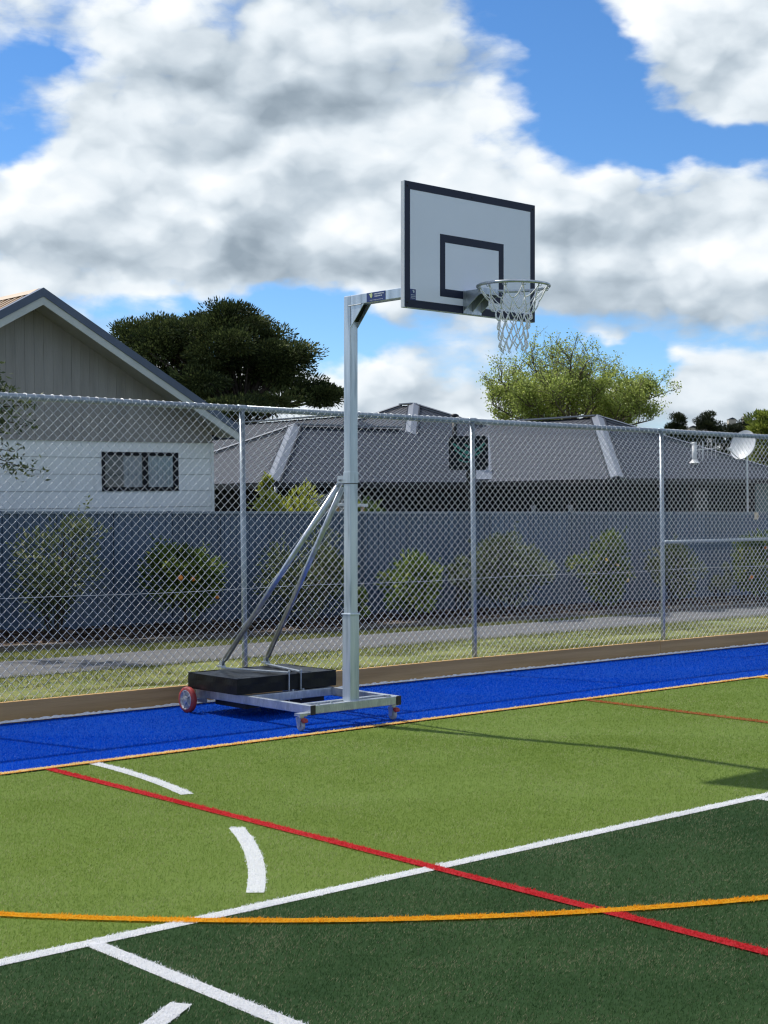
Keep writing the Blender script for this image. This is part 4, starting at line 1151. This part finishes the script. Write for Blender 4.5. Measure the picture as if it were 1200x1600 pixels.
obj('rim', MB().tube([tuple(bc + Rv * (.16 * math.cos(a)) - Fv * (.20 + .16 * math.sin(a)) + Vector((0, 0, -.20))) for a in [2 * math.pi * i / 28 for i in range(28)]], .009, 8, closed=True), DARK_TRIM, nh, smooth=True)
obj('rim_bracket', MB().bar(bc - Fv * .002 + Vector((0, 0, -.2)), bc - Fv * .06 + Vector((0, 0, -.2)), .10, .05), DARK_TRIM, nh)

# pale plank lying on something behind the fence, right beside the hoop post
pk = at(24.3, (547 - 600) / 2370 * 24.3, 0)
tr_ = thing('saw_horse', 'pale plank across trestle legs just above the steel fence beside the post', 'trestle', (pk.x, pk.y, -.3))
obj('plank', MB().bar(pk - Rv * .28 + Vector((0, 0, 1.632)), pk + Rv * .29 + Vector((0, 0, 1.612)), .14, .045), WHITE_PAINT, tr_, bevel=.004)
for s in (-.2, .2):
    for q in (-.18, .18):
        obj('leg', MB().bar(pk + Rv * s + Vector((0, 0, 1.6)), pk + Rv * (s * 1.25) + Fv * q + Vector((0, 0, -.3)), .05, .03), TIMBER, tr_)

# ------------------------------------------------------------------ vegetation
def leaf_arrays(C, Dv, ln, wd, roll=None):
    """diamond leaves at C pointing along Dv"""
    n = len(C); Dv = Dv / (np.linalg.norm(Dv, axis=1)[:, None] + 1e-9)
    r = rng.normal(size=(n, 3)); s = np.cross(Dv, r); s /= (np.linalg.norm(s, axis=1)[:, None] + 1e-9)
    nn = np.cross(s, Dv)
    ln = np.broadcast_to(ln, (n,))[:, None]; wd = np.broadcast_to(wd, (n,))[:, None]
    V = np.zeros((n, 4, 3))
    V[:, 0] = C; V[:, 1] = C + Dv * ln * .5 + s * wd * .5 + nn * ln * .06; V[:, 2] = C + Dv * ln; V[:, 3] = C + Dv * ln * .5 - s * wd * .5 + nn * ln * .06
    return V


def leaf_obj(name, V, tint, mat, parent):
    n = len(V); off = np.array(parent['_off'])
    o = link(name, npmesh(name, V.reshape(-1, 3) - off, np.arange(4 * n).reshape(-1, 4), np.repeat(tint, 4)), mat, parent)
    return o


def rand_dir(n):
    v = rng.normal(size=(n, 3)); return v / np.linalg.norm(v, axis=1)[:, None]


L_CITRUS = leafmat('citrus_leaf', (0.024, 0.055, 0.011), (0.155, 0.215, 0.034), .55, .30, (0.42, 0.44, 0.085), .35)
L_CITRUS2 = leafmat('young_citrus_leaf', (0.042, 0.088, 0.014), (0.22, 0.29, 0.05), .55, .30, (0.42, 0.46, 0.09), .35)
L_OLIVE = leafmat('grey_green_leaf', (0.04, 0.058, 0.026), (0.175, 0.215, 0.1), .55, .30, (0.34, 0.36, 0.22), .35)
L_FEIJOA = leafmat('feijoa_leaf', (0.034, 0.05, 0.021), (0.155, 0.195, 0.07), .55, .30, (0.34, 0.33, 0.19), .35)
L_GOLD = leafmat('golden_leaf', (.12, .15, .018), (.46, .48, .06), .45, .40, (.62, .60, .15), .4)
L_DARK = leafmat('evergreen_leaf', (.017, .029, .010), (.130, .160, .052), .65, .24, (.20, .19, .06), .2)
L_SPRING = leafmat('spring_leaf', (.19, .24, .045), (.46, .54, .15), .5, .55, (.58, .62, .28), .3)
L_CONIF = leafmat('conifer_leaf', (.012, .019, .010), (.055, .066, .028), .7, .12, None, .2)
L_LIME = leafmat('lime_leaf', (.09, .13, .02), (.33, .38, .07), .5, .35, (.5, .5, .15), .3)


def bush(name, label, base, w, h0, h1, mat, nclump, nleaf, ls, sparse=0.0, group=None, fruit=None, nfruit=0, stems=5, lift=.0, shape=1.0, depth=.8, wood=BARK, up=.35):
    """shrub: stems fork to leaf clumps that fill an uneven volume between h0 and h1"""
    b = Vector(base); t = thing(name, label, 'shrub', tuple(b), group)
    r_ = np.random.default_rng(abs(hash(label)) % 99991 if False else sum(map(ord, label)))
    cen = np.array([b.x, b.y, (h0 + h1) / 2]); half = np.array([w / 2, w / 2 * depth, (h1 - h0) / 2])
    cl = []
    lob = [(r_.uniform(-.5, .5), r_.uniform(-.4, .4), r_.uniform(-.45, .55), r_.uniform(.38, .62)) for _ in range(4)] + [(0, 0, -.1, .6)]
    while len(cl) < nclump:
        p = r_.uniform(-1, 1, 3); q = np.linalg.norm(p)
        if q > 1 or (q < .45 and r_.random() < .6): continue
        if not any((p[0] - a) ** 2 + (p[1] - c_) ** 2 + (p[2] - z_) ** 2 < q_ * q_ for a, c_, z_, q_ in lob) and r_.random() < .88: continue
        if p[2] < 0 and abs(p[0]) > .55 + .45 * (1 + p[2]) * shape: continue
        cl.append(cen + p * half * np.array([1, 1, 1]) * .86)
    cl = np.array(cl)
    wd = MB()
    for k in range(stems):
        a = 2 * math.pi * k / stems + r_.uniform(-.4, .4); q = cl[r_.integers(len(cl))]
        foot = b + Vector((.05 * math.cos(a), .05 * math.sin(a), -.02)); mid = foot.lerp(Vector(q), .5) + Vector((r_.uniform(-.06, .06), r_.uniform(-.06, .06), .05))
        wd.tube([foot, mid, Vector(q)], [.016, .011, .004], 6)
    for q in cl:
        a = b.lerp(Vector(q), r_.uniform(.4, .65)); a.x += r_.uniform(-.05, .05)
        wd.tube([a, (a + Vector(q)) / 2 + Vector((0, 0, .02)), Vector(q)], [.006, .004, .002], 4)
    obj('stems', wd, wood, t)
    per = int(1.5 * nleaf) // nclump
    C = np.repeat(cl, per, 0); n = len(C); rad = (w * .17) * np.repeat(r_.uniform(.6, 1.25, nclump), per)
    dv = rand_dir(n); C = C + dv * (rad * rng.random(n) ** .5)[:, None] * np.array([1, 1, .85])
    out = C - cen; out /= np.linalg.norm(out, axis=1)[:, None] + 1e-6
    D_ = dv * .8 + out * .5 + np.array([0, 0, up]); V = leaf_arrays(C, D_, ls * rng.uniform(.7, 1.3, n), ls * .5 * rng.uniform(.8, 1.2, n))
    tint = np.clip(rng.normal(.46, .24, n) + np.repeat(r_.normal(0, .12, nclump), per), 0, 1)
    # loose shoots that break the outline
    SC = []; SD = []
    for k in range(int(nclump * .9)):
        q = cl[r_.integers(len(cl))]; o_ = (q - cen) / (np.linalg.norm(q - cen) + 1e-6); dr = o_ * r_.uniform(.3, 1) + r_.normal(0, .4, 3) + np.array([0, 0, .55]); dr /= np.linalg.norm(dr)
        L_ = w * r_.uniform(.12, .30)
        for u in np.linspace(.35, 1.0, 9):
            SC.append(q + dr * L_ * u + r_.normal(0, .012, 3)); SD.append(dr * .6 + r_.normal(0, .6, 3))
    SC = np.array(SC); SD = np.array(SD)
    V = np.concatenate([V, leaf_arrays(SC, SD, ls * rng.uniform(.7, 1.2, len(SC)), ls * .45)]); tint = np.concatenate([tint, np.clip(rng.normal(.6, .2, len(SC)), 0, 1)])
    leaf_obj('foliage', V, tint, mat, t)
    for k in range(nfruit):
        q = cl[r_.integers(len(cl))]; p = q + np.array([r_.uniform(-.1, .1), -.10 - .06 * r_.random(), r_.uniform(-.12, .08)])
        R0 = r_.uniform(.030, .040)
        obj('fruit', MB().lathe([(0, -R0), (R0 * .6, -R0 * .8), (R0 * .95, -R0 * .3), (R0 * .95, R0 * .3), (R0 * .6, R0 * .8), (0, R0)], p, (0, 0, 1), 12), fruit, t, smooth=True)
    return t


GB = 'bushes in the bed along the steel fence'
bush('shrub', 'tall loose grey green shrub at far left rising above the steel fence', (9.75, 17.15, ZG), 1.60, -.05, 1.70, L_FEIJOA, 40, 1900, .062, group=GB, stems=7, up=.5)
bush('citrus_bush', 'orange bearing citrus bush below the white house window', (11.62, 16.92, ZG), 1.18, .04, 1.32, L_CITRUS, 36, 3600, .075, group=GB, fruit=ORANGE, nfruit=9, stems=3, shape=.8)
bush('shrub', 'sprawling olive shrub with twiggy middle behind the slanted braces', (13.45, 16.68, ZG), 1.45, -.02, 1.22, L_FEIJOA, 34, 3000, .062, group=GB, stems=8, wood=TWIG)
bush('shrub', 'small low sprout of leaves just right of the hoop post', (14.25, 16.58, ZG), .42, -.05, .48, L_CITRUS2, 8, 420, .06, group=GB, stems=4)
bush('citrus_bush', 'bright leafed low citrus bush right of the hoop post', (15.28, 16.45, ZG), 1.20, -.08, .96, L_CITRUS2, 26, 2500, .075, group=GB, stems=4)
bush('shrub', 'broad grey green shrub behind the middle fence post', (17.10, 16.2, ZG), 1.60, .05, 1.30, L_OLIVE, 40, 4600, .062, group=GB, stems=7)
bush('shrub', 'small loose sprig beside the middle fence post', (16.15, 16.35, ZG), .62, .05, .92, L_OLIVE, 12, 620, .06, group=GB, stems=4)
bush('citrus_bush', 'dense citrus bush with yellow fruit between the two right fence posts', (18.96, 15.97, ZG), 1.15, .06, 1.22, L_CITRUS, 32, 4300, .072, group=GB, fruit=LEMON, nfruit=10, stems=3)
bush('shrub', 'loose grey shrub behind the right fence post below the cross rail', (20.70, 15.76, ZG), 1.10, -.02, .98, L_FEIJOA, 26, 2200, .062, group=GB, stems=7)
bush('shrub', 'thin leggy plant between the two right hand bushes', (21.75, 15.62, ZG), .50, 0, .70, L_OLIVE, 9, 420, .06, group=GB, stems=4)
bush('citrus_bush', 'dark round citrus bush with orange fruit at the right edge', (22.75, 15.48, ZG), 1.15, .0, 1.14, L_CITRUS, 34, 4600, .072, group=GB, fruit=ORANGE, nfruit=7, stems=3)
pb = at(23.6, (445 - 600) / 2370 * 23.6)
bush('golden_shrub', 'golden green bush looking over the steel fence left of the post', (pb.x, pb.y, -.3), 1.30, .7, 1.92, L_GOLD, 34, 3600, .085, stems=5)
pb2 = at(23.9, (424 - 600) / 2370 * 23.9)
bush('golden_shrub', 'taller golden shoot standing up from the bush by the fence post', (pb2.x, pb2.y, -.3), .50, 1.2, 2.24, L_GOLD, 14, 1100, .085, stems=4)
pb3 = at(24.6, (563 - 600) / 2370 * 24.6)
bush('shrub', 'small dark shrub showing above the steel fence right of the post', (pb3.x, pb3.y, -.3), .75, .9, 1.80, L_CITRUS, 14, 900, .08, stems=4)
# tree whose twigs reach in at the left edge
lt = at(17.6, (-45 - 600) / 2370 * 17.6)
T_ = thing('young_tree', 'slender dark leafed tree reaching in at the left edge above the fence rail', 'tree', (lt.x, lt.y, ZG))
trunk = MB().tube([(lt.x, lt.y, ZG - .05), (lt.x + .03, lt.y, 1.2), (lt.x - .02, lt.y + .03, 2.2), (lt.x + .02, lt.y, 3.2)], [.04, .033, .024, .012], 8)
lc = []
r_ = np.random.default_rng(5)
for k in range(26):
    z = r_.uniform(1.9, 3.3); a = Vector((lt.x, lt.y, z - .15)); L_ = r_.uniform(.25, .62)
    d_ = Rv * r_.uniform(-1, 1) + Fv * r_.uniform(-.6, .6) + Vector((0, 0, r_.uniform(-.1, .5)))
    if k < 9: d_ = Rv * 1.0 + Fv * r_.uniform(-.3, .3) + Vector((0, 0, r_.uniform(-.35, .25))); L_ = r_.uniform(.42, .80); z = (2.98, 2.66, 2.62, 2.55, 2.2, 2.25, 2.1, 2.95, 2.6)[k]; a.z = z
    d_.normalize(); b_ = a + d_ * L_; trunk.tube([a, (a + b_) / 2 + Vector((0, 0, .03)), b_], [.010, .007, .003], 5)
    for q in range(3): lc.append(a.lerp(b_, .55 + .22 * q))
obj('trunk', trunk, BARK, T_)
lc = np.array(lc); C = np.repeat(lc, 16, 0) + rng.normal(0, .055, (len(lc) * 16, 3)); n = len(C)
leaf_obj('crown', leaf_arrays(C, rand_dir(n) + np.array([.2, 0, -.1]), .085 * rng.uniform(.7, 1.3, n), .03), np.clip(rng.normal(.35, .2, n), 0, 1), L_FEIJOA, T_)


def tuft_tree(name, label, lobes, base, trunk_top, mat, leaf, per, trunk_r=.35, nl=1.0, flat=.55, group=None, wood=BARK, limbs=True, up=.5, size_var=.4):
    """tree of foliage tufts: lobes = (centre, radii, number of tufts)"""
    t = thing(name, label, 'tree', tuple(base), group)
    b = Vector(base); tt = Vector(trunk_top); wd = MB()
    wd.tube([b, b.lerp(tt, .5) + Vector((.1, 0, 0)), tt], [trunk_r, trunk_r * .8, trunk_r * .5], 10)
    r_ = np.random.default_rng(sum(map(ord, label)))
    Cs = []; outs = []; bump = []
    for c, rad, k in lobes:
        c = np.array(c); rad = np.array(rad); pts = []
        while len(pts) < k:
            p = r_.uniform(-1, 1, 3); q = np.linalg.norm(p)
            if q > 1 or q < .55 and r_.random() < .75: continue
            pts.append(p)
        pts = np.array(pts)
        cc = c + pts * rad * r_.uniform(.88, 1.06, (k, 1))
        Cs.append(cc); outs.append(pts / (np.linalg.norm(pts, axis=1)[:, None] + 1e-6)); bump.append(r_.normal(0, .13, k))
        if limbs:
            for q in cc[r_.permutation(k)[:max(6, k // 4)]]:
                m1 = tt.lerp(Vector(q), .5) - Vector((0, 0, .25)); wd.tube([tt - Vector((0, 0, r_.uniform(0, 1.0))), m1, Vector(q)], [trunk_r * .3, trunk_r * .17, .03], 6)
    obj('trunk', wd, wood, t)
    Cs = np.concatenate(Cs); outs = np.concatenate(outs); bump = np.concatenate(bump); m = len(Cs)
    tr = leaf * r_.uniform(1 - size_var, 1 + size_var, m)
    C = np.repeat(Cs, per, 0); O = np.repeat(outs, per, 0); n = len(C); R_ = np.repeat(tr, per)
    dv = rand_dir(n); C = C + dv * (R_ * rng.random(n) ** .45)[:, None] * np.array([1, 1, flat])
    V = leaf_arrays(C, dv * .7 + O * .4 + np.array([0, 0, up]), leaf * .42 * nl * rng.uniform(.6, 1.4, n), leaf * .17 * nl * rng.uniform(.7, 1.3, n))
    tint = np.clip(rng.normal(.40, .18, n) + np.repeat(bump, per), 0, 1)
    leaf_obj('crown', V, tint, mat, t)
    return t


def P3(px, py, depth):
    """a point of the place: depth metres ahead, given as bearing and height"""
    return Vector((Fv * depth + Rv * ((px - 600) / 2370 * depth)).to_tuple()[:2] + (EYE + (793 - py) / 2370 * depth,))


def lobe(px, py, depth, rx, rz, k, ry=None):
    m = depth / 2370; c = P3(px, py, depth); rr = rx * m
    return (tuple(c), (rr, rr if ry is None else ry, rz * m), k)


D1 = 55
b1 = P3(375, 800, D1); b1.z = -.4
tuft_tree('evergreen_tree', 'large dark evergreen tree with domed crown behind the houses', [
    lobe(365, 540, D1, 96, 52, 58), lobe(262, 545, D1, 70, 44, 32), lobe(425, 562, D1, 46, 36, 20), lobe(350, 500, D1, 74, 22, 24), lobe(216, 528, D1, 30, 22, 11), lobe(452, 556, D1, 22, 22, 8),
    lobe(285, 616, D1, 56, 16, 12), lobe(425, 630, D1, 70, 10, 13), lobe(506, 616, D1, 16, 16, 9), lobe(316, 594, D1 - 1.5, 30, 12, 7), lobe(228, 592, D1, 44, 18, 8), lobe(360, 636, D1 - 2, 46, 8, 8), lobe(470, 606, D1, 16, 14, 5),
    lobe(390, 600, D1 + 1.5, 74, 14, 14), lobe(300, 598, D1 + 1.5, 70, 16, 10)],
    b1, P3(378, 630, D1), L_DARK, .70, 520, .26, nl=.42, flat=.42, up=.3, size_var=.4)
D2 = 62
b2 = P3(890, 800, D2); b2.z = -.4


def spring_tree():
    """open tree just coming into leaf: forked branches end in upright twigs with small leaves"""
    t = thing('spring_tree', 'light green tree coming into leaf behind the grey roofs', 'tree', tuple(b2))
    r_ = random.Random(11); wd = MB(); tips = []

    def outline(px):      # crown height by bearing
        return np.interp(px, [752, 775, 800, 850, 880, 930, 970, 1000, 1020, 1040, 1062], [612, 590, 560, 540, 545, 560, 580, 605, 620, 590, 612])
    fork = P3(893, 690, D2)
    wd.tube([b2, fork], [.28, .18], 10)
    limbs = []
    for px, py, dd in ((780, 668, 1), (812, 668, -1.5), (985, 672, 1.2), (1020, 664, .4), (768, 640, .5), (778, 600, -1), (840, 600, 2.5), (905, 590, -2.6), (935, 615, -2.4), (915, 640, 3), (1000, 650, -1.2), (850, 650, 2.6), (775, 625, 0), (800, 595, 1.5), (830, 570, -1.5), (860, 560, 1), (893, 560, -2), (925, 575, 1.8), (955, 595, -1), (985, 612, .8), (1010, 630, 0), (1024, 628, -.8), (820, 640, -2.2), (960, 645, 2.2), (890, 600, 2.8), (865, 620, -3)):
        q = P3(px, py - 8, D2 + dd); m = fork.lerp(q, .5) + Vector((r_.uniform(-.3, .3), r_.uniform(-.3, .3), -.15 if abs(px - 893) > 60 else .1))
        m2 = fork.lerp(q, .78) + Vector((r_.uniform(-.2, .2), 0, r_.uniform(-.1, .15)))
        wd.tube([fork - Vector((0, 0, r_.uniform(0, .8))), m, m2, q], [.085, .055, .035, .014], 6); limbs.append((m, m2, q))
    for (m, m2, q) in limbs:
        for k in range(20):
            u = r_.random(); a = m.lerp(q, u) if u < .5 else m2.lerp(q, (u - .5) * 2)
            L_ = r_.uniform(.5, 1.35); dd = Vector((r_.uniform(-.8, .8), r_.uniform(-.8, .8), r_.uniform(.1, 1.1))).normalized(); b_ = a + dd * L_
            wd.tube([a, (a + b_) / 2 + Vector((0, 0, .05)), b_], [.018, .012, .006], 4)
            for w in range(5):
                c = a.lerp(b_, r_.uniform(.3, 1)); e_ = c + Vector((r_.uniform(-.4, .4), r_.uniform(-.4, .4), r_.uniform(.1, .55)))
                wd.tube([c, e_], [.009, .004], 3); tips.append((c, e_))
    obj('trunk', wd, TWIG, t)
    C = []; Dd = []
    for c, e_ in tips:
        k = r_.choice((14, 22, 30, 40)) if e_.z < 7.0 else r_.choice((3, 8, 14))
        for q in range(k):
            p = c.lerp(e_, r_.uniform(.1, 1.05)) + Vector((r_.gauss(0, .10), r_.gauss(0, .10), r_.gauss(0, .10))); C.append(p)
    C = np.array(C); n = len(C)
    leaf_obj('crown', leaf_arrays(C, rand_dir(n), .092 * rng.uniform(.6, 1.3, n), .062), np.clip(rng.normal(.5, .22, n), 0, 1), L_SPRING, t)


spring_tree()
D3 = 70
for px, wpx, top, lab in ((1057, 13, 646, 'narrow dark conifer right behind the light green tree'), (1105, 16, 645, 'dark rounded conifer between the light green tree and the dish')):
    b = P3(px, 800, D3); b.z = -.4
    tuft_tree('conifer', lab, [lobe(px, top + 40, D3, wpx + 4, 30, 34), lobe(px, top + 14, D3, wpx - 4, 14, 14)], b, P3(px, 720, D3), L_CONIF, .26, 220, .15, nl=.8, group='far conifers', limbs=False)
for px, wpx, top, lab in ((1138, 30, 660, 'low dark shelter tree left of the satellite dish'), (1170, 26, 655, 'dark shelter tree directly behind the satellite dish'), (1080, 26, 672, 'low dark bush between the two conifers')):
    b = P3(px, 800, D3 + 4); b.z = -.4
    tuft_tree('shelter_tree', lab, [lobe(px, top + 30, D3 + 4, wpx, 28, 40), lobe(px - wpx * .4, top + 14, D3 + 4, wpx * .5, 12, 10), lobe(px + wpx * .5, top + 20, D3 + 3, wpx * .5, 16, 10)], b, P3(px, 735, D3 + 4), L_CONIF, .28, 200, .15, nl=.8, group='far shelter trees', limbs=False)
D4 = 47
b4 = P3(1210, 800, D4); b4.z = -.4
tuft_tree('lime_tree', 'yellow green leafy tree at the right edge beyond the dish', [lobe(1207, 690, D4, 30, 44, 40), lobe(1195, 665, D4, 20, 20, 14), lobe(1188, 715, D4, 16, 20, 12), lobe(1240, 690, D4, 40, 50, 40)], b4, P3(1210, 740, D4), L_LIME, .28, 110, .12, nl=1.1)

# far hill with houses and trees
HS = 2.7
def hill_z(lat, dp):
    pr = np.interp(lat / HS, [30, 78, 86, 93, 100, 130, 220], [2, 12, 17.5, 19.5, 20.5, 24, 18]); jj = (dp / HS - 340) / 16
    return HS * (-6 + pr * np.sin(np.pi * np.minimum(1, (jj + .3) / 13 * .55 + .02)) + 6 * jj / 14)
mb = MB(); vs = []; n = 60; rows = 14
for j in range(rows):
    for i in range(n):
        lat = HS * (30 + 190 * i / (n - 1)); dp = HS * (340 + 16 * j)
        vs.append(at(dp, lat, float(hill_z(lat, dp)) + random.uniform(-1, 1)))
mb.add(vs, [(j * n + i, j * n + i + 1, (j + 1) * n + i + 1, (j + 1) * n + i) for j in range(rows - 1) for i in range(n - 1)])
struct(obj('hill', mb, HILL, smooth=True))
n = 30000; nc = 420
cl = rng.integers(0, nc, n); lat = HS * rng.uniform(70, 150, nc)[cl] + rng.normal(0, 2.4, n); dp = HS * rng.uniform(345, 470, nc)[cl] + rng.normal(0, 2.4, n)
C = np.stack([Fv.x * dp + Rv.x * lat, Fv.y * dp + Rv.y * lat, hill_z(lat, dp) + np.abs(rng.normal(1.5, 2.4, n))], 1)
V = leaf_arrays(C, rand_dir(n), 2.0 * rng.uniform(.6, 1.4, n), 1.3)
o = link('hillside_trees', npmesh('hillside_trees', V.reshape(-1, 3), np.arange(4 * n).reshape(-1, 4), np.repeat(np.clip(rng.normal(.4, .25, n), 0, 1), 4)), leafmat('far_tree_leaf', (.03, .038, .026), (.085, .09, .055), .8, .1, None, .1)); struct(o, 'stuff')
for px, py, dd, w_, lab in ((1082, 670, 1000, 5, 'tiny pale house low on the far hill beside a conifer'), (1143, 657, 1080, 5.2, 'tiny tan house halfway up the far hill'), (1167, 652, 1100, 5.8, 'tiny white roofed house high on the far hill')):
    c = P3(px, py, dd); t = thing('hill_house', lab, 'house', tuple(c), 'houses on the far hill')
    a = Rv * w_ / 2; f_ = Fv * 3
    obj('wall', MB().prism([c - a - f_, c + a - f_, c + a + f_, c - a + f_], (0, 0, -6), (0, 0, .6)), TAN_HOUSE, t)
    obj('roof', MB().prism([c - a * 1.15 - f_ * 1.1 + Vector((0, 0, .6)), c + a * 1.15 - f_ * 1.1 + Vector((0, 0, .6)), c - f_ * 1.1 + Vector((0, 0, 2.0))], (0, 0, 0), f_ * 2.2), GREY_ROOF if w_ < 5.5 else WHITE_PAINT, t)

for o in list(bpy.data.objects):
    if '_off' in o: del o['_off']
